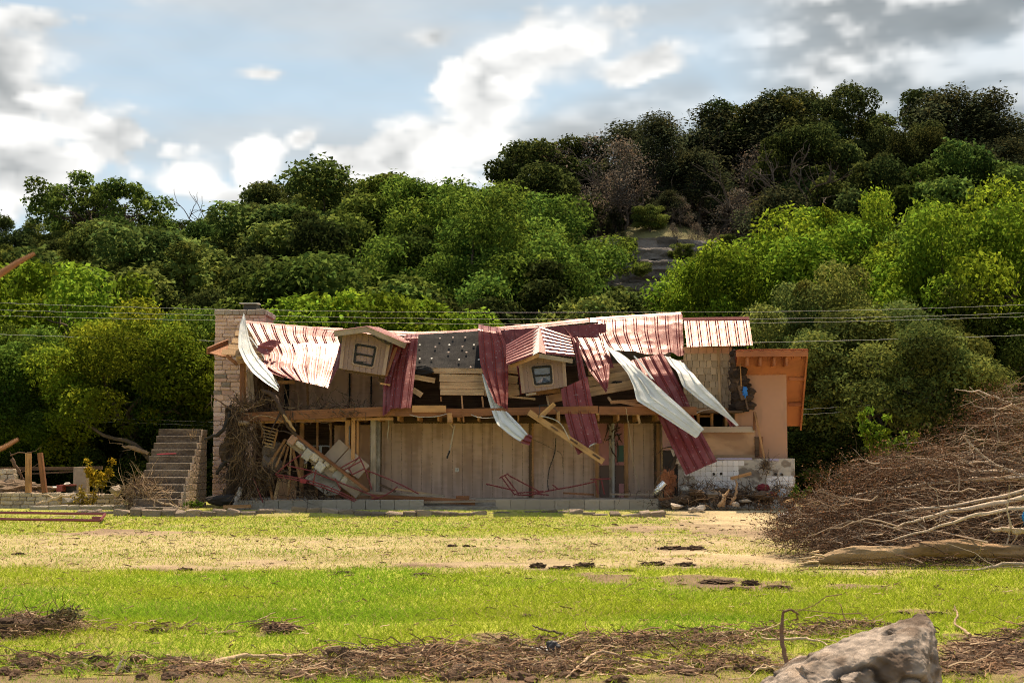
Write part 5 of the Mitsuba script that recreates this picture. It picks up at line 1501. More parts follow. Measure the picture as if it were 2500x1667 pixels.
frame('thin red rail leaning at the foot of the root tangle', [[(619, 1168), (642, 1226)]], 41.2, .018)
frame('twisted red bed frame standing in front of the panelling', [[(1219, 1167), (1242, 1155)], [(1225, 1165), (1257, 1208)], [(1231.6, 1160), (1266, 1205)], [(1187, 1181), (1257, 1197)], [(1240, 1159), (1316, 1199)], [(1261, 1203), (1325, 1199)], [(1257, 1206), (1290, 1208), (1326, 1198)]], 41.7)
frame('red bed frame with a T-shaped end at the right of the panelling', [[(1441, 1170), (1491, 1168)], [(1454, 1173), (1460.5, 1206)], [(1468, 1172), (1476, 1207)], [(1457, 1174), (1400, 1187), (1353, 1195), (1300, 1206)], [(1349, 1183), (1362, 1193)], [(1300, 1204), (1340, 1208)]], 41.7)
fb = numbered('slotted_beam')
scene[fb] = mesh_of(board(P(1291, 1006, 41.3), P(1473, 1127, 41.0), .17, .09), bsdf='wood_bright')
tag(fb, 'yellow timber with slots lying aslant in front of the panelling', 'timber')
for t in (.30, .56, .86):
    a, b = P(1291, 1006, 41.25), P(1473, 1127, 40.95)
    put('slot', fb, mesh_of(board(a + (b - a) * t + [0, -.003, .02], a + (b - a) * (t + .095) + [0, -.003, .02], .045, .02), bsdf='wood_dark'))
solid('wood_bright', grain((.44, .265, .115), (.27, .145, .06)), .75)
for a, b, w, lab in (((1316, 1020, 41.2), (1354, 985, 41.2), .13, 'short brace crossing the slotted timber'), ((1363, 1004, 41.5), (1364, 1030, 41.5), .09, 'short post end hanging below the beam beside the scuffed sheet')):
    key = numbered('loose_timber'); scene[key] = mesh_of(board(P(*a), P(*b), w, .08), bsdf='wood_bright'); tag(key, lab, 'timber')


def cable(pts, r, c, lab):
    m = MB(); px_tube(m, pts, r, 5, c, n=16); key = numbered('cable'); scene[key] = m.ply('painted', True); tag(key, lab, 'cable')


cable([(1320, 1016, 41.1), (1348, 1022, 41.1), (1366, 1032, 41.1), (1382, 1056, 41.1), (1396, 1090, 41.1)], .014, (.42, .40, .37), 'grey cables looping from the brace to the scuffed burgundy sheet')
cable([(1314, 1020, 41.1), (1318, 1000, 41.2), (1316, 990, 41.3), (1340, 990, 41.2), (1362, 1006, 41.2)], .010, (.05, .045, .04), 'black cable looped round the brace')
cable([(1357, 1068, 43.4), (1355, 1100, 43.4), (1340, 1150, 43.3), (1337, 1180, 43.2), (1340, 1199, 43.2)], .014, (.04, .035, .03), 'black cable hanging in front of the panelling')
cable([(1300, 1072, 43.5), (1350, 1096, 43.4), (1372, 1110, 43.4), (1373, 1140, 43.5)], .009, (.20, .15, .11), 'thin brown cable sagging across the panelling')
cable([(948, 1023, 42.0), (949, 1045, 42.0), (946, 1062, 42.0), (948, 1074, 42.0)], .009, (.42, .38, .32), 'pale cable end hanging beside the concrete post')
cable([(1000, 1012, 41.5), (1030, 1018, 41.4), (1060, 1017, 41.4), (1090, 1010, 41.5)], .011, (.42, .38, .34), 'grey cable sagging under the beam, left of the hanging block')
cable([(1150, 1012, 41.5), (1180, 1020, 41.4), (1206, 1019, 41.4)], .011, (.42, .38, .34), 'grey cable sagging under the beam, right of the hanging block')
cable([(1528, 995, 41.3), (1535, 1040, 41.6), (1548, 1140, 42.4), (1555, 1165, 42.6), (1563, 1206, 42.6)], .008, (.44, .36, .24), 'pale string hanging in front of the panelling at its right end')
cable([(1692, 1014, 41.8), (1715, 1002, 41.9), (1738, 998, 42.0)], .010, (.45, .42, .38), 'pale cable above the dark opening')
cable([(610, 1026, 41.4), (636, 1014, 41.3), (655, 1016, 41.4), (690, 1030, 41.4)], .008, (.40, .30, .20), 'thin tan cord looping in front of the left beam')
# boards lying at the foot of the wall
for a, b, w, t, mat, lab in (((876, 1203, 41.7), (1086, 1213, 41.8), .12, .06, 'wood_grey', 'long grey plank lying along the slab edge'), ((905, 1212, 41.55), (1160, 1226, 41.6), .16, .06, 'wood_stain', 'brown plank lying below the long grey plank'), ((960, 1192, 42.2), (1086, 1212, 42.0), .05, .05, 'wood_pale', 'thin pale batten sloping down the panelling foot'),
                             ((918, 1178, 42.4), (966, 1200, 42.2), .07, .04, 'wood_dark', 'dark strip leaning beside the concrete post'), ((1113, 1214, 41.7), (1146, 1214, 41.7), .10, .08, 'wood_stain', 'short orange-brown offcut near the middle of the slab'), ((1030, 1226, 41.4), (1215, 1222, 41.4), .06, .1, 'wood_grey', 'weathered plank in the gap between the block kerbs'),
                             ((1375, 1203, 41.8), (1450, 1207, 41.8), .05, .1, 'wood_stain', 'brown board flat on the slab under the red frame'), ((1490, 1206, 41.7), (1600, 1207, 41.7), .04, .3, 'wood_grey', 'grey plank flat on the slab left of the foil duct'), ((1608, 1219, 41.3), (1680, 1212, 41.3), .09, .1, 'wood_stain', 'rusty brown board at the right end of the block kerb')):
    key = numbered('loose_plank'); scene[key] = mesh_of(board(P(*a), P(*b), w, t), bsdf=mat); tag(key, lab, 'plank')
m = MB(); px_tube(m, [(1600, 1204, 41.6), (1611, 1191, 41.5), (1623, 1178, 41.5)], [.11, .12, .11], 12, (.6, .6, .6), n=8); scene['foil_duct'] = m.ply('foil'); tag('foil_duct', 'crumpled silver foil duct at the right end of the panelling', 'duct')
m = MB(); g = np.random.default_rng(208)
v, f = lump(400, (.20, .10, .34), .75, 4, freq=2.6); m.add(v + P(1632, 1178, 41.6), f, None, (.30, .12, .06))
strands(m, g, 60, (1634, 1172, 41.5), (9, 14, .08), .25, .012, [(.34, .14, .07), (.22, .09, .05)], .2)
scene['torn_insulation'] = m.ply('matte', True); tag('torn_insulation', 'rust-orange torn material above the foil duct', 'insulation')
branch('broken_branch', [(1653, 1075, 42.0), (1650, 1110, 42.0), (1640, 1150, 41.9), (1632, 1180, 41.8)], [.03, .05, .08], 'dark upright splintered trunk behind the long burgundy sheet', (.08, .055, .04), seed=9, wob=.02, twig=6)
m = MB(); m.add(*quad_face(P(1616, 1010, 42.2), P(1632, 1010, 42.2), P(1640, 1098, 42.2), P(1618, 1098, 42.2), .03, (0, 1, 0)), c=(.44, .25, .22)); m.add(*quad_face(P(1637, 1095, 42.0), P(1650, 1100, 42.0), P(1662, 1135, 42.0), P(1650, 1135, 42.0), .03, (0, 1, 0)), c=(.55, .47, .42)); scene['torn_sheathing'] = m.ply('matte'); tag('torn_sheathing', 'torn pink wall sheathing beside the long burgundy sheet', 'sheathing')
m = MB(); m.add(*bx(X(1618, 42.4), X(1668, 42.4), 42.3, 42.5, ZF, Z(1100, 42.4)), c=(.055, .045, .04)); scene['dark_panel'] = m.ply('matte'); tag('dark_panel', 'dark wall remnant behind the foil duct', 'wall remnant')

# heap of soil and roots in front of the tiled wall
g = np.random.default_rng(211)
m = MB()
for k in range(46):
    x = g.uniform(1620, 1975); t = (x - 1620) / 355
    y = 1222 - 26 * math.sin(3.14 * min(1, t * 1.1)) * g.random() + g.uniform(-4, 10)
    v, f = lump(430 + k, np.array([.22, .16, .10]) * g.uniform(.4, 1.2), .8, 3, freq=2.8)
    m.add(v + P(x, y, 41.1 + g.uniform(-.5, .5)), f, None, np.array([.085, .058, .04]) * g.uniform(.6, 1.4))
for c, sp, n, L in (((1700, 1190, 41.3), (25, 9, .2), 90, .35), ((1745, 1196, 41.4), (22, 8, .2), 80, .3), ((1830, 1200, 41.4), (14, 8, .2), 70, .3), ((1900, 1195, 41.4), (14, 8, .2), 90, .3), ((1800, 1215, 41.1), (90, 10, .3), 380, .5), ((1700, 1225, 40.9), (50, 8, .3), 160, .5), ((1870, 1135, 42.1), (5, 9, .02), 60, .35)):
    strands(m, g, n, c, sp, L, .009, STRAW, .12)
scene['debris_heap'] = m.ply('matte'); tag('debris_heap', 'heap of soil, roots and straw against the broken tiled wall', 'debris', None, 'stuff')


def rock(name, x, y, Y, r, seed, c, lab, rough=.32, sub=3, cat='rock'):
    gg = np.random.default_rng(seed)
    h = m3.Manifold.hull_points(unit(gg.normal(size=(15, 3))) * np.asarray(r) * gg.uniform(.8, 1.1, (15, 1))).refine_to_length(float(max(r)) / 6).to_mesh()
    v, f = np.array(h.vert_properties[:, :3], float), np.array(h.tri_verts)
    v = v + unit(v) * ((meshkit.fbm(v * 9 + seed, 4, seed) - .5) * .3 * min(r))[:, None]
    c = np.asarray(c) * (.62 + .55 * meshkit.fbm(v * 11 + seed, 3, 5))[:, None]
    m = MB(); m.add(v + P(x, y, Y), f, None, np.asarray(c)); key = numbered(name); scene[key] = m.ply('stone'); tag(key, lab, cat)


rock('rock', 1742, 1208, 41.0, (.40, .3, .17), 501, (.24, .20, .165), 'large grey-brown rock in the debris heap before the tiled wall')
rock('rock', 1650, 1233, 40.3, (.22, .18, .12), 502, (.40, .33, .27), 'pale flat rock left of the debris heap near the kerb end')
rock('rock', 1712, 1240, 40.0, (.2, .16, .10), 503, (.46, .40, .34), 'whitish rock in front of the debris heap')
rock('rock', 1690, 1243, 39.9, (.12, .1, .07), 504, (.38, .33, .28), 'small grey rock left of the whitish rock')
rock('rock', 1796, 1231, 40.4, (.13, .1, .09), 505, (.36, .30, .25), 'small rock at the foot of the split stump')
rock('rock', 1820, 1222, 40.6, (.2, .12, .06), 506, (.42, .36, .3), 'flat pale stone right of the split stump')
for i, (pts, rad, c) in enumerate([([(1762, 1236, 40.6), (1772, 1208, 40.6), (1780, 1192, 40.6)], [.08, .06, .015], (.36, .23, .13)), ([(1784, 1232, 40.6), (1796, 1205, 40.6), (1800, 1180, 40.6), (1796, 1172, 40.6)], [.05, .05, .035, .02], (.30, .19, .11)), ([(1755, 1234, 40.6), (1764, 1222, 40.5), (1766, 1205, 40.6)], [.06, .04, .02], (.40, .27, .16))]):
    branch('split_stump', pts, rad, ['pale pointed splinter standing in the debris heap', 'curved upright root right of the pale pointed splinter', 'short split wood piece left of the pale pointed splinter'][i], c, 'stump', seed=20 + i, wob=.012)
key = numbered('loose_plank'); scene[key] = mesh_of(board(P(1784, 1168, 41.8), P(1834, 1155, 41.8), .09, .12), bsdf='wood'); tag(key, 'orange plank end resting against the tiled wall', 'plank')
key = numbered('loose_plank'); scene[key] = mesh_of(board(P(1914, 1225, 39.8), P(1950, 1215, 40.2), .06, .06), bsdf='wood_pale'); tag(key, 'pale short plank on the dirt right of the debris heap', 'plank')
for x, y, Y, r, c, nm, lab in ((1913, 1204, 41.2, (.13, .1, .13), (.50, .50, .52), 'plastic_bag', 'crumpled white plastic bag at the right end of the debris heap'), (1862, 1192, 41.4, (.20, .14, .13), (.16, .025, .03), 'red_cloth', 'dark red cloth bundle in the debris heap'), (1880, 1208, 41.2, (.2, .14, .09), (.15, .03, .035), 'red_cloth', 'dark red cloth lying low in front of the bundle'),
                               (1920, 1262, 36.5, (.20, .14, .13), (.60, .57, .54), 'white_rag', 'white crumpled rag at the tip of the brush pile'), (1676, 1193, 41.5, (.13, .08, .07), (.55, .52, .48), 'white_scrap', 'white scrap right of the foil duct')):
    v, f = lump(int(x), r, .5, 3, freq=2.2); m = MB(); m.add(v + P(x, y, Y), f, None, c); key = numbered(nm); scene[key] = m.ply('matte', True); tag(key, lab, nm.split('_')[1] if '_' in nm else nm)

# ---------------------------------------------------------------- ruins and debris at the left
g = np.random.default_rng(221)
low = thing('stone_wall', 'low ruined limestone wall at the far left', 'wall')
for k in range(4):
    x = -30 + (k % 2) * 12
    while x < 150:
        w = g.uniform(14, 30); Y = 42.5
        v, f = chamfer_box(X(x + w, Y) - X(x, Y) - .015, .3, .105, .012, g, .006)
        m = MB(); m.add(v + np.array([(X(x, Y) + X(x + w, Y)) / 2, Y + g.uniform(-.01, .01), .17 + .12 * k]), f, None, np.array([.44, .36, .27]) * g.uniform(.75, 1.1)); put('stone', low, m.ply('stone'))
        x += w
put('core', low, mesh_of(bx(X(-40, 42.5), X(152, 42.5), 42.4, 42.62, .1, .58), bsdf='mortar'))
low2 = thing('stone_wall', 'low stone wall remnant behind the yellow shrub', 'wall')
for k in range(3):
    x = 150
    while x < 300 - 20 * k:
        w = g.uniform(14, 34); Y = 43.4
        v, f = chamfer_box(X(x + w, Y) - X(x, Y) - .015, .3, .125, .014, g, .008)
        m = MB(); m.add(v + np.array([(X(x, Y) + X(x + w, Y)) / 2, Y, .18 + .135 * k]), f, None, np.array([.36, .29, .22]) * g.uniform(.7, 1.15)); put('stone', low2, m.ply('stone'))
        x += w
rock('rock', 175, 1218, 42.0, (.32, .25, .22), 511, (.30, .26, .21), 'mossy grey block beside the low stone wall')
rock('rock', 286, 1195, 42.6, (.22, .2, .22), 512, (.40, .33, .26), 'tan boulder on the wall remnant left of the root ball')
for x0, x1, yt, lean, mat, lab in ((63, 76, 1106, 0, 'wood', 'thick split timber post standing on the low stone wall'), (98, 109, 1105, 6, 'wood_stain', 'reddish leaning post right of the thick split post')):
    key = numbered('timber_post'); scene[key] = mesh_of(board(P((x0 + x1) / 2 + lean, 1202, 42.4), P((x0 + x1) / 2 - lean, yt, 42.4), (x1 - x0) * .012, .14), bsdf=mat); tag(key, lab, 'post')
pil = thing('stone_pillar', 'short stone-faced pillar at the far left edge', 'pillar')
for k in range(3):
    for j in range(2):
        v, f = chamfer_box(.2, .35, .15, .014, g, .008)
        m = MB(); m.add(v + P(12 + j * 17 + (k % 2) * 3, 1151 + k * 13, 44), f, None, np.array([.50, .42, .32]) * g.uniform(.85, 1.1)); put('stone', pil, m.ply('stone'))
put('core', pil, mesh_of(bx(X(3, 44.1), X(38, 44.1), 44.0, 44.3, 0.1, Z(1146, 44)), bsdf='mortar'))
key = numbered('soil_bank'); v, f = lump(521, (1.1, .5, .30), .55, 4, freq=2.4); m = MB(); m.add(v + P(20, 1197, 43.2), f, None, np.array([.17, .12, .08]) * (.5 + meshkit.fbm(v * 7, 3, 4))[:, None]); scene[key] = m.ply('matte'); tag(key, 'brown bank of soil behind the low stone wall at the left edge', 'soil')
for a, b, w, t, lab in (((-10, 1145, 44.2), (250, 1142, 44.6), .10, .25, 'dark plank roof remnant spanning to the brown pillar'), ((60, 1157, 44.1), (195, 1150, 44.3), .05, .05, 'thin dark rail below the plank roof remnant')):
    key = numbered('roof_remnant'); scene[key] = mesh_of(board(P(*a), P(*b), w, t), bsdf='wood_dark'); tag(key, lab, 'roof remnant')
key = numbered('stone_pillar'); scene[key] = mesh_of(bx(X(184, 44), X(216, 44), 43.9, 44.3, .1, Z(1139, 44)), bsdf='mortar'); tag(key, 'brown plastered pillar behind the yellow shrub', 'pillar')
key = numbered('white_sheet'); m = MB(); m.add(*bx(X(95, 45), X(145, 45), 44.7, 45.6, Z(1194, 45), Z(1188, 45)), c=(.68, .68, .70)); scene[key] = m.ply('matte'); tag(key, 'white flat sheet lying behind the leaning post', 'sheet')
rb = thing('red_box', 'open dark red box on the low wall beside the brown pillar', 'box')
m = MB(); m.add(*bx(X(144, 42.8), X(158, 42.8), 42.7, 43.1, Z(1199, 42.8), Z(1183, 42.8)), c=(.20, .04, .035)); put('side', rb, m.ply('painted'))
m = MB(); m.add(*bx(X(158, 42.8), X(183, 42.8), 42.72, 43.1, Z(1185.5, 42.8), Z(1182.5, 42.8)), c=(.20, .04, .035)); put('top', rb, m.ply('painted'))
m = MB(); m.add(*bx(X(158, 42.8), X(183, 42.8), 43.05, 43.1, Z(1199, 42.8), Z(1185.5, 42.8)), c=(.02, .02, .02)); put('back', rb, m.ply('painted'))
rock('rock', 165, 1181, 42.8, (.14, .1, .05), 513, (.5, .45, .4), 'small pale stone on top of the red box')
for pts, rad, lab, c in (([(88, 1231, 41.3), (130, 1218, 41.3), (180, 1205, 41.5)], [.03, .045, .03], 'pale split pole leaning against the low stone wall', (.50, .38, .25)), ([(298, 1088, 48.0), (330, 1095, 48.0), (362, 1108, 48.0)], [.03, .09, .05], 'pale splintered limb hanging in the tree left of the staircase', (.34, .22, .13)),
                         ([(168, 1015, 48.5), (200, 1030, 48.3), (255, 1062, 48.2), (320, 1080, 48.2), (368, 1125, 48.4)], [.03, .055, .07, .085], 'long bare bough bending under the yellow-green tree', (.10, .075, .055)), ([(377, 1221, 40.5), (410, 1232, 40.3), (450, 1241, 40.2)], [.02, .03, .015], 'thin pale stick on the grass before the staircase', (.45, .34, .22)),
                         ([(28, 1120, 43.5), (45, 1150, 43.5), (58, 1170, 43.5)], [.06, .05, .03], 'dark rotten stump end left of the thick split post', (.13, .08, .055))):
    branch('broken_branch', pts, rad, lab, c, seed=int(pts[0][0]), wob=.02, twig=3)
g = np.random.default_rng(231)
m = MB()
strands(m, g, 620, (345, 1205, 41.0), (17, 16, .2), .7, .010, [(.30, .21, .13), (.22, .15, .09), (.14, .09, .06), (.38, .28, .18)], .35)
strands(m, g, 160, (375, 1222, 40.8), (20, 8, .2), .7, .010, [(.30, .21, .13), (.38, .28, .18)], .2)
v, f = lump(531, (.42, .3, .42), .5, 3); m.add(v + P(343, 1212, 41.1), f, None, (.10, .065, .045))
scene['root_ball'] = m.ply('matte'); tag('root_ball', 'ball of dry roots and straw lying at the foot of the staircase', 'root ball', None, 'stuff')
for k, (x, y) in enumerate(((430, 1068), (470, 1060), (385, 1100), (400, 1137), (440, 1156), (405, 1171), (415, 1158))):
    m = MB(); strands(m, g, 26, (x, y + 4 - .5, 43.2 - .262 * k), (9, 1.0, .05), .2, .006, [(.36, .25, .14), (.28, .18, .1)], .02)
    key = numbered('straw_wisp'); scene[key] = m.ply('matte'); tag(key, 'wisp of straw left on a tread of the concrete staircase', 'straw', 'straw wisps on the staircase', 'stuff')
key = numbered('red_strip'); m = MB(); px_tube(m, [(383, 1108.5, 42.0), (430, 1106.5, 42.0)], .018, 5, (.30, .03, .05)); scene[key] = m.ply('painted'); tag(key, 'thin red strip lying on a middle tread of the staircase', 'strip')
fr = thing('gate_frame', 'long dark red metal frame lying on the lawn at the left', 'frame')
for a, b in (((-30, 1252, 38.6), (257, 1256, 38.0)), ((-30, 1268, 36.6), (245, 1272, 35.8)), ((257, 1256, 38.0), (245, 1272, 35.8)), ((225, 1265, 36.8), (247, 1266, 36.8))):
    m = MB(); m.add(*board(P(*a) + [0, 0, .02], P(*b) + [0, 0, .02], .05, .05, (0, -1, .6)), c=(.16, .035, .04)); put('bar', fr, m.ply('painted'))
m = MB(); px_tube(m, [(122, 1264, 36.9), (135, 1259, 37.3), (165, 1258, 37.5), (183, 1260, 37.2), (178, 1264, 36.9)], .012, 5, (.38, .27, .2), n=16); put('wire_loop', fr, m.ply('painted'))


# small plants
def shrub(name, x, y, Y, w, h, n, size, col, lab, seed, cat='shrub'):
    g = np.random.default_rng(seed)
    p0 = P(x, y, Y); key = thing(name, lab, cat)
    m = MB(); cen = []
    for k in range(7):
        e = p0 + np.array([g.uniform(-w, w), g.uniform(-.2, .2), h * g.uniform(.45, 1.0)])
        q = wander(g, p0 + [g.uniform(-.1, .1), 0, 0], e, 5, .2)
        v, f, u = tube(q, np.linspace(.014, .004, 5), 4); m.add(v, f, u, (.16, .11, .07)); cen += list(q[2:])
    put('stem', key, m.ply('matte'))
    cen = np.array(cen)
    m = MB(); v, f, c = leaf_cloud(g, cen, np.full(len(cen), w * .33), np.ones(len(cen)), n, size, col, .15, 1, .4, .1, .5, True)
    m.add(v, f, None, c); put('foliage', key, m.ply('leaf'))


shrub('shrub', 240, 1205, 42.2, .42, 1.0, 900, .055, (.30, .22, .02), 'yellow-leaved young shrub behind the low stone wall', 1)
shrub('shrub', 215, 1252, 41.6, .38, .8, 260, .05, (.22, .17, .03), 'thin half-bare shrub in front of the wall remnant', 2)
shrub('sapling', 2135, 1140, 38.0, .42, 1.5, 900, .07, (.13, .20, .02), 'bright green young tree standing behind the brush pile', 3, 'sapling')
shrub('sapling', 2200, 1135, 38.5, .45, .8, 500, .065, (.12, .17, .02), 'low light green bush right of the bright sapling', 4, 'bush')
shrub('weed', 1955, 1232, 40.0, .28, .5, 300, .05, (.09, .15, .02), 'green weed at the foot of the tiled wall corner', 5, 'weed')
shrub('weed', 475, 1240, 40.4, .3, .2, 120, .05, (.09, .15, .02), 'low green weed at the foot of the staircase', 6, 'weed')

# ---------------------------------------------------------------- brush pile
g = np.random.default_rng(241)
TOPX = [1850, 1900, 1990, 2060, 2200, 2300, 2345, 2400, 2470, 2560, 2700]
TOPY = [1290, 1262, 1185, 1135, 1105, 1070, 1000, 952, 985, 1010, 1030]
m = MB(); lv = MB()
LC = [(.12, .068, .040), (.07, .042, .028), (.17, .105, .066), (.30, .21, .14)]
ends = []
for k in range(1150):
    x1 = 2640 - 765 * g.random() ** .8
    top = np.interp(x1, TOPX, TOPY)
    bot = np.interp(x1, [1850, 1960, 2000], [1315, 1355, 1385])
    y1 = top + (bot - top) * g.random() ** (1.15 if x1 < 2230 else 1.5)
    L = g.uniform(60, 330)
    x0, y0 = x1 + L, y1 + g.uniform(-.45, .45) * L * (.5 if y1 < 1150 else .28)
    Ya = 22.3 + 7.5 * (1385 - y1) / 440 * g.uniform(.4, 1.1) + 2.0 * max(0, (1990 - x1) / 140)
    Yb = Ya + g.uniform(-1, 1)
    q = np.array([P(x0, y0, Yb), P(x1, y1, Ya)])
    q[:, 2] = np.maximum(q[:, 2], .04)
    n = 7
    p = wander(g, q[0], q[1], n, .34); p[:, 2] += np.sin(np.linspace(0, 3.14, n)) * g.uniform(-.05, .16)
    p[:, 2] = np.maximum(p[:, 2], .02)
    r0 = g.uniform(.004, .010) if k > 150 else g.uniform(.009, .019)
    c = (np.asarray(LC[g.integers(4)]) if k > 150 else np.array([.42, .32, .235])) * g.uniform(.6, 1.2)
    v, f, u = tube(p, np.linspace(r0, r0 * .35, n), 4, False); m.add(v, f, u, c)
    for j in range(g.integers(2, 6)):
        b = p[g.integers(2, n)]
        e = b + unit(p[-1] - p[0] + g.normal(size=3) * .9) * g.uniform(.15, .5)
        e[2] = max(e[2], .02)
        v, f, u = tube(wander(g, b, e, 4, .3), np.linspace(r0 * .5, .0025, 4), 3, False); m.add(v, f, u, c)
        ends.append(e)
    ends.append(p[-1])
cen = np.array(ends)
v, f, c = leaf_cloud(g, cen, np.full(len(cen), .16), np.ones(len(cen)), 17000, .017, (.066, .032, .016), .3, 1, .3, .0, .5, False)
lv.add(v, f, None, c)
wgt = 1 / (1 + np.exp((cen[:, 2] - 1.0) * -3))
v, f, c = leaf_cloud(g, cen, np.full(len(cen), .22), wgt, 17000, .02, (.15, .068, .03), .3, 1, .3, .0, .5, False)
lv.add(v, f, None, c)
bp = numbered('brush_pile')
scene[bp] = m.ply('matte'); tag(bp, 'big brown pile of uprooted branches and twigs at the right', 'brush pile', None, 'stuff')
put('dead_leaves', bp, lv.ply('matte'), kind='stuff')
m = MB()
for k in range(44):
    v, f = lump(600 + k, (.7, .4, .3), .6, 2); x = g.uniform(2050, 2640); y = 1378 - g.random() * (1378 - np.interp(x, TOPX, TOPY)) * .62
    m.add(v + P(x, y, 25.5 + 3.5 * (1385 - y) / 300), f, None, np.array([.028, .019, .013]) * g.uniform(.6, 1.3))
put('soil_core', bp, m.ply('matte', True), kind='stuff')
PALE = (.50, .40, .30)
for k, (pts, rad, lab) in enumerate([([(2520, 1208, 23.2), (2420, 1232, 22.9), (2300, 1252, 22.7), (2180, 1290, 22.4)], [.05, .04, .03, .012], 'long pale branch curving down across the middle of the brush pile'), ([(2520, 1188, 23.6), (2380, 1225, 23.3), (2260, 1240, 23.2), (2120, 1262, 23.0)], [.035, .03, .022, .010], 'pale branch just above the long curving one'),
                                     ([(2520, 1165, 24.4), (2400, 1170, 24.3), (2250, 1182, 24.2), (2020, 1222, 24.6)], [.04, .032, .026, .010], 'pale branch reaching far left across the brush pile'), ([(2500, 1160, 24.8), (2420, 1130, 24.8), (2350, 1060, 24.8), (2384, 1100, 24.8)], [.035, .03, .012, .008], 'bent pale branch rising in the upper right of the pile'),
                                     ([(2500, 1000, 26.5), (2440, 975, 26.4), (2390, 955, 26.4), (2330, 950, 26.4)], [.03, .025, .018, .006], 'arched branch along the very top of the brush pile'), ([(2480, 1150, 25), (2380, 1152, 25), (2320, 1130, 25), (2240, 1118, 25)], [.04, .03, .02, .008], 'pale branch lying level in the upper middle of the pile'),
                                     ([(2200, 1195, 24.8), (2100, 1205, 25.2), (2000, 1245, 27), (1900, 1258, 31)], [.022, .02, .015, .006], 'thin branch pointing out at the left tip of the pile'), ([(2520, 1235, 22.8), (2440, 1246, 22.6), (2360, 1262, 22.4), (2250, 1300, 22.3), (2140, 1322, 22.2)], [.03, .03, .025, .018, .006], 'pale branch sweeping low to the left in the pile'),
                                     ([(2520, 1300, 22.3), (2460, 1292, 22.3), (2420, 1290, 22.4)], [.05, .045, .03], 'short pale branch stub at the right edge of the pile'), ([(2540, 1375, 21.6), (2450, 1378, 21.5), (2380, 1390, 21.3), (2300, 1392, 21.3)], [.03, .03, .02, .01], 'grey branch lying on the grass below the big log')]):
    branch('fallen_branch', pts, rad, lab, PALE if k != 9 else (.3, .24, .18), seed=40 + k, wob=.012, twig=5, n=14)
m = MB()
q = np.array([P(1984, 1369, 21.9), P(2030, 1362, 21.9), P(2110, 1352, 21.9), (P(2190, 1352, 21.95)), P(2260, 1338, 22.0), P(2340, 1337, 22.1), P(2440, 1346, 22.2), P(2600, 1350, 22.4)])
s = np.linspace(0, 1, 8); qq = PchipInterpolator(s, q)(np.linspace(0, 1, 220))
rr = np.interp(np.linspace(0, 1, 220), s, [.035, .09, .11, .10, .11, .12, .12, .13])
v, f, u = tube(qq, rr, 36)
v += ((meshkit.fbm(v * np.array([1.6, 16, 16]), 4, 77) - .5) * .11)[:, None] * np.array([0, -.6, 1])
cc = np.array([.36, .25, .145]) * (.25 + 1.15 * meshkit.fbm(v * np.array([1.2, 14, 14]), 3, 78))[:, None]
cc = np.where((v[:, :1] > P(2200, 1350, 22)[0]), cc * np.array([.78, .72, .68]), cc)
m.add(v, f, u, cc)
for k in range(26):
    b = qq[g.integers(0, 45)] + g.normal(size=3) * .05; e = b + np.array([-g.uniform(.1, .5), g.normal() * .05, g.normal() * .05 - .01]); e[2] = max(e[2], .02)
    v, f, u = tube(wander(g, b, e, 4, .1), [.02, .016, .01, .003], 4); m.add(v, f, u, np.array([.5, .38, .23]) * g.uniform(.7, 1.1))
key = numbered('fallen_log'); scene[key] = m.ply('stone', True); tag(key, 'long log with a pale splintered end lying along the foot of the brush pile', 'log')
v, f = lump(88, (.06, .2, .19), .6, 3); m = MB(); m.add(v + P(2512, 1272, 22.4), f, None, (.02, .25, .60)); key = numbered('blue_tarp'); scene[key] = m.ply('painted', True); tag(key, 'bright blue plastic scrap in the brush pile at the right edge', 'plastic')

# ---------------------------------------------------------------- foreground
g = np.random.default_rng(251)
CLODS = [(1312, 1378, 20, 12), (1372, 1384, 30, 8), (1425, 1378, 26, 12), (1590, 1374, 30, 9), (1640, 1336, 36, 8), (1690, 1336, 26, 9), (1668, 1376, 24, 8), (1825, 1420, 22, 10), (1745, 1418, 40, 6), (1890, 1432, 34, 7), (1800, 1436, 30, 6), (55, 1352, 14, 5), (1105, 1331, 12, 5), (1140, 1332, 9, 4), (1290, 1505, 24, 8), (2190, 1497, 22, 7), (2275, 1498, 26, 8), (2275, 1431, 8, 5),
         (690, 1539, 34, 11), (840, 1397, 22, 4), (1035, 1401, 24, 4), (460, 1389, 18, 4), (1530, 1392, 12, 4), (1240, 1566, 36, 22), (850, 1598, 22, 32), (1545, 1560, 40, 22), (2440, 1585, 46, 16), (2330, 1610, 60, 16)]
LAB = 'dark clump of torn-up soil lying on the lawn'
for k, (x, y, rx, ry) in enumerate(CLODS):
    Y = gy(y + ry * .6); s = Y / F
    m = MB()
    v, f = lump(700 + k, np.array([rx * s * .95, rx * s * .6, ry * s * .9]), .8, 4, freq=3.4)
    v[:, 2] -= .25 * ry * s
    m.add(v + np.array([(x - CX) * s, Y, .02]), f, None, np.array([.085, .055, .035]) * (.4 + 1.2 * meshkit.fbm(v * 12, 3, k))[:, None])
    key = numbered('soil_clod'); scene[key] = m.ply('matte', True); tag(key, LAB, 'soil', 'soil clumps scattered on the lawn')

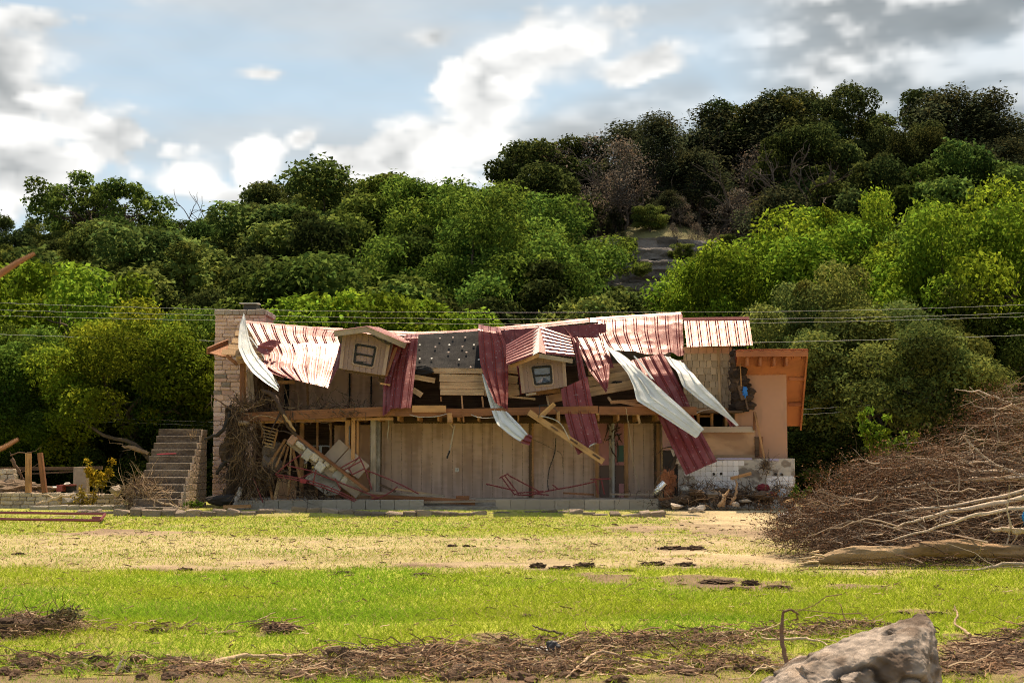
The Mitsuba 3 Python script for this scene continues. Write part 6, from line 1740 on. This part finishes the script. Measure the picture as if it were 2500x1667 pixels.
m = MB()
HEAPS = [(120, 1625, 200, 26, 300), (480, 1640, 160, 22, 260), (760, 1640, 120, 26, 260), (900, 1618, 110, 24, 420), (1060, 1605, 90, 24, 420), (1180, 1610, 110, 28, 420), (1330, 1600, 120, 26, 420), (1480, 1585, 110, 26, 380), (1600, 1570, 120, 24, 380), (1750, 1570, 90, 22, 320), (1400, 1640, 260, 18, 520), (1000, 1650, 300, 14, 420), (1750, 1625, 150, 22, 300), (2000, 1545, 90, 14, 200), (2060, 1535, 120, 10, 160), (2400, 1600, 110, 36, 380), (2330, 1640, 120, 20, 260), (1900, 1555, 70, 14, 160), (60, 1530, 60, 22, 420), (150, 1535, 60, 18, 240), (680, 1540, 40, 8, 140), (420, 1540, 160, 10, 90), (2480, 1560, 60, 30, 160)]
for x, y, rx, ry, n in HEAPS:
    for k in range(n):
        xx, yy = x + g.normal() * rx * .55, y + g.normal() * ry * .55
        Y = gy(min(max(yy, 1440), 1690)); s = Y / F
        L = g.uniform(.03, .26) * (1.8 if g.random() < .10 else 1)
        th = g.uniform(0, 6.28)
        z = abs(g.normal()) * .035 + .005
        p0 = np.array([(xx - CX) * s, Y, z + float(ground_z((xx - CX) * s, Y))])
        d = np.array([math.cos(th), math.sin(th) * .7, g.normal() * .22])
        p = wander(g, p0, p0 + d * L, 5, .35); p[:, 2] = np.maximum(p[:, 2], .002)
        v, f, u = tube(p, np.linspace(1, .5, 5) * g.uniform(.0022, .0085), 3, False)
        m.add(v, f, u, np.asarray([(.31, .20, .12), (.21, .13, .078), (.12, .075, .05), (.45, .34, .22), (.25, .145, .085)][g.integers(5)]) * g.uniform(.6, 1.25))
for x, y, rx, ry, n in HEAPS:
    for k in range(n // 14):
        xx, yy = x + g.normal() * rx * .5, y + g.normal() * ry * .5
        Y = gy(min(max(yy, 1440), 1690)); s = Y / F
        v, f = lump(1500 + k + int(x), np.array([g.uniform(.03, .10), g.uniform(.03, .10), g.uniform(.02, .055)]), .6, 2, freq=2.4)
        m.add(v + np.array([(xx - CX) * s, Y, .015]), f, None, np.array([.10, .062, .04]) * g.uniform(.5, 1.3))
for k in range(1500):          # single bits of bark and straw all over the lawn
    Y = g.uniform(12, 39); xx = (g.random() * 2 - 1) * .37 * Y
    th = g.uniform(0, 6.28); L = g.uniform(.03, .10) * (1 + Y / 40)
    p0 = np.array([xx, Y, .02 + float(ground_z(xx, Y))])
    p = wander(g, p0, p0 + np.array([math.cos(th) * L, math.sin(th) * L * .7, g.uniform(0, .03)]), 4, .3)
    v, f, u = tube(p, g.uniform(.003, .006) * (1 + Y / 30), 3, False)
    m.add(v, f, u, np.asarray([(.30, .19, .11), (.14, .09, .055), (.42, .32, .2), (.2, .13, .08)][g.integers(4)]) * g.uniform(.6, 1.2))
scene['wood_litter'] = m.ply('matte'); tag('wood_litter', 'brown litter of roots, chips and straw strewn over the near edge of the lawn', 'litter', None, 'stuff')
GP = lambda x, y, dz=0.0: (x, y, gy(y + dz))
for k, (pts, rad, c, lab) in enumerate([([(425, 1640, 11.55), (470, 1630, 11.7), (540, 1612, 12.0), (600, 1602, 12.2), (660, 1604, 12.2), (745, 1597, 12.35)], [.012, .022, .026, .024, .022, .012], (.44, .32, .20), 'long tan stick lying on the near grass at the left'), ([(283, 1645, 11.5), (292, 1622, 11.5), (300, 1600, 11.5)], [.010, .012, .003], (.55, .47, .36), 'short white forked twig standing in the grass, left'),
                                        ([(888, 1580, 12.4), (896, 1595, 12.3), (902, 1612, 12.2)], [.006, .010, .010], (.60, .52, .42), 'short pale chip standing in the litter left of centre'), ([(1912, 1493, 10.3), (1908, 1530, 10.3), (1914, 1590, 10.25), (1928, 1640, 10.2), (1932, 1690, 10.2)], [.010, .016, .018, .020], (.20, .12, .075), 'upright bent root standing left of the big boulder'),
                                        ([(1912, 1493, 10.3), (1930, 1489, 10.3), (1946, 1497, 10.35), (1946, 1515, 10.4), (1936, 1510, 10.4)], [.010, .008, .006, .003], (.16, .10, .06), 'hooked end of the upright root'), ([(1380, 1655, 11.1), (1420, 1620, 11.6), (1470, 1590, 12.2), (1560, 1612, 11.9), (1690, 1640, 11.4)], [.006, .012, .012, .012, .008], (.40, .29, .19), 'long curved pale root in the middle of the litter'),
                                        ([(1500, 1600, 12.1), (1600, 1612, 11.9), (1710, 1638, 11.4)], [.008, .012, .008], (.36, .25, .16), 'straight brown root right of the curved pale root'), ([(1300, 1525, 14.0), (1340, 1540, 13.7), (1375, 1546, 13.6)], [.006, .010, .012], (.10, .07, .05), 'dark twig on the grass above the litter'), ([(2330, 1478, 14.5), (2338, 1500, 14.4), (2330, 1520, 14.3), (2350, 1535, 14.1), (2368, 1550, 13.8)], [.006, .012, .010, .016, .018], (.40, .28, .18), 'wavy brown root on the grass right of the boulder'),
                                        ([(1860, 1555, 13.2), (1900, 1560, 13.1), (1960, 1558, 13.1), (2020, 1575, 12.8)], [.008, .014, .012, .006], (.48, .37, .25), 'pale stick lying left behind the boulder'), ([(1800, 1540, 13.7), (1880, 1538, 13.8), (1950, 1548, 13.5)], [.005, .010, .006], (.36, .25, .15), 'thin brown stick behind the upright root'), ([(1840, 1635, 11.4), (1900, 1628, 11.5), (1925, 1632, 11.4)], [.008, .014, .010], (.48, .36, .24), 'short pale stick at the left foot of the boulder'),
                                        ([(880, 1600, 12.2), (970, 1592, 12.4), (1060, 1572, 12.7), (1120, 1580, 12.6)], [.006, .009, .009, .005], (.38, .26, .16), 'thin curved root over the litter at the centre left')]):
    branch('fallen_stick', pts, rad, lab, c, 'stick', 8, None, 2 if rad[0] > .006 else 0, 60 + k, .004, 16)
m = MB(); v, f = lump(99, (.10, .06, .025), .3, 3); m.add(v + P(1315, 1584, 12.6), f, None, (.52, .53, .54)); key = numbered('white_scrap'); scene[key] = m.ply('painted', True); tag(key, 'white plastic lid half buried in the near litter', 'plastic')
m = MB(); v, f = lump(97, (.06, .05, .05), .5, 3); m.add(v + P(1352, 1578, 12.5), f, None, (.04, .04, .045)); key = numbered('black_scrap'); scene[key] = m.ply('painted', True); tag(key, 'black plastic scrap beside the white lid', 'plastic')
# the wilted branch heap at the left
m = MB()
strands(m, g, 420, (60, 1534, 14.1), (45, 11, .25), .32, .006, [(.15, .095, .055), (.24, .155, .09), (.09, .06, .04)], .1, vz=.3)
strands(m, g, 90, (140, 1524, 14.1), (30, 9, .2), .36, .005, [(.15, .1, .06), (.2, .14, .07)], .1, vz=.4)
v, f, c = leaf_cloud(g, np.array([P(130 + 12 * i, 1516 - 3 * i, 14.1) for i in range(5)]), np.full(5, .12), np.ones(5), 500, .022, (.10, .085, .04), .2, 1, .3, .1, .4, True); m.add(v, f, None, c)
for k in range(14):
    v, f = lump(800 + k, (.16, .12, .07), .6, 2); m.add(v + P(g.uniform(0, 130), 1540 + g.uniform(-14, 12), 14.0), f, None, np.array([.07, .045, .03]) * g.uniform(.6, 1.3))
scene['root_heap'] = m.ply('matte'); tag('root_heap', 'dark heap of roots with a wilted sprig on the lawn at the left edge', 'root heap', None, 'stuff')

# boulder at the near right
pts = [(1835, 1720, 9.7), (1905, 1648, 9.7), (1990, 1590, 9.75), (2075, 1562, 9.8), (2130, 1556, 9.7), (2150, 1536, 9.9), (2215, 1516, 9.9), (2262, 1504, 9.95), (2273, 1512, 9.9), (2278, 1570, 9.8), (2292, 1640, 9.7), (2305, 1730, 9.7)]
hp = [P(*p) for p in pts]
hp += [p + np.array([-.02, .45, -.10]) for p in hp[1:10]]
hp += [P(2225, 1560, 9.45), P(2255, 1640, 9.35), P(2060, 1650, 9.3), P(2140, 1600, 9.45), P(1960, 1690, 9.25), P(2240, 1730, 9.3), P(1900, 1740, 9.3)]
sub = lambda *a: m3.Manifold.hull_points(np.array([P(*p) for p in a] + [P(*p) + np.array([.0, .35, -.08]) for p in a]))
hull = (m3.Manifold.hull_points(np.array(hp)) + sub((1960, 1625, 9.45), (2060, 1590, 9.5), (2100, 1640, 9.3), (1990, 1690, 9.25), (2050, 1700, 9.2)) + sub((2110, 1585, 9.55), (2180, 1535, 9.7), (2190, 1575, 9.45), (2120, 1640, 9.4), (2200, 1640, 9.4))
        + sub((2000, 1660, 9.25), (2050, 1648, 9.15), (2090, 1665, 9.15), (2080, 1720, 9.1), (2000, 1720, 9.15))).refine_to_length(.013)
mm = hull.to_mesh(); v = np.array(mm.vert_properties[:, :3], float); f = np.array(mm.tri_verts)
tm = trimesh.Trimesh(v, f, process=False)
vn = np.array(tm.vertex_normals)
q = v * np.array([3.2, 3.2, 5.0]) + .9 * meshkit.fbm(v * 3, 3, 4)[:, None]
ridged = 1 - np.abs(2 * meshkit.fbm(q * 1.0, 3, 8) - 1)
crack = sstep(.90, .99, 1 - np.abs(2 * meshkit.fbm(v * np.array([2.2, 2.2, 3.0]) + .5 * v[:, [2, 0, 1]], 3, 15) - 1))
v = v + vn * (.055 * (ridged - .7) - .03 * crack + .10 * (np.floor(7 * (v @ np.array([1.6, .6, 2.2])) + 2.2 * meshkit.fbm(v * 4, 3, 6)) % 2 - .5) * .03 + .05 * (meshkit.fbm(v * 5, 3, 6) - .5) + .022 * (meshkit.fbm(v * 34, 4, 9) - .5))[:, None]
warm = sstep(.50, .66, meshkit.fbm(v * 2.6 + 5, 3, 10))[:, None]; dirt = sstep(.42, .62, meshkit.fbm(v * np.array([4, 4, 6.]) + 2, 4, 11))[:, None]
c = np.array([.27, .225, .19]) * (1 - warm) + np.array([.36, .245, .155]) * warm
c = c * (1 - dirt) + np.array([.11, .08, .06]) * dirt
m = MB(); m.add(v, f, None, c * (.45 + 1.1 * meshkit.fbm(v * 18, 4, 12))[:, None] * (1 - .6 * crack[:, None]))
scene['boulder'] = m.ply('stone', True); tag('boulder', 'large pale jagged boulder out of focus at the near right', 'boulder')
# broken limbs close to the camera at the left
branch('near_limb', [(-700, 1500, 4.9), (-300, 900, 5.0), (-60, 715, 5.0), (0, 668, 5.0), (60, 632, 5.0), (84, 619, 5.0)], [.03, .03, .026, .024, .022, .006], 'blurred broken limb poking in from the left edge above the trees', (.42, .23, .12), 'limb', 9, None, 0, 91, .003, 24, 'wood_limb')
branch('near_limb', [(-700, 1560, 4.6), (-300, 1260, 4.7), (-60, 1122, 4.7), (0, 1096, 4.7), (44, 1072, 4.7)], [.02, .02, .017, .014, .005], 'blurred thin broken limb at the left edge beside the timber posts', (.42, .28, .17), 'limb', 9, None, 0, 92, .003, 24, 'wood_limb')
solid('wood_limb', grain((.44, .22, .10), (.24, .10, .045)), .85)
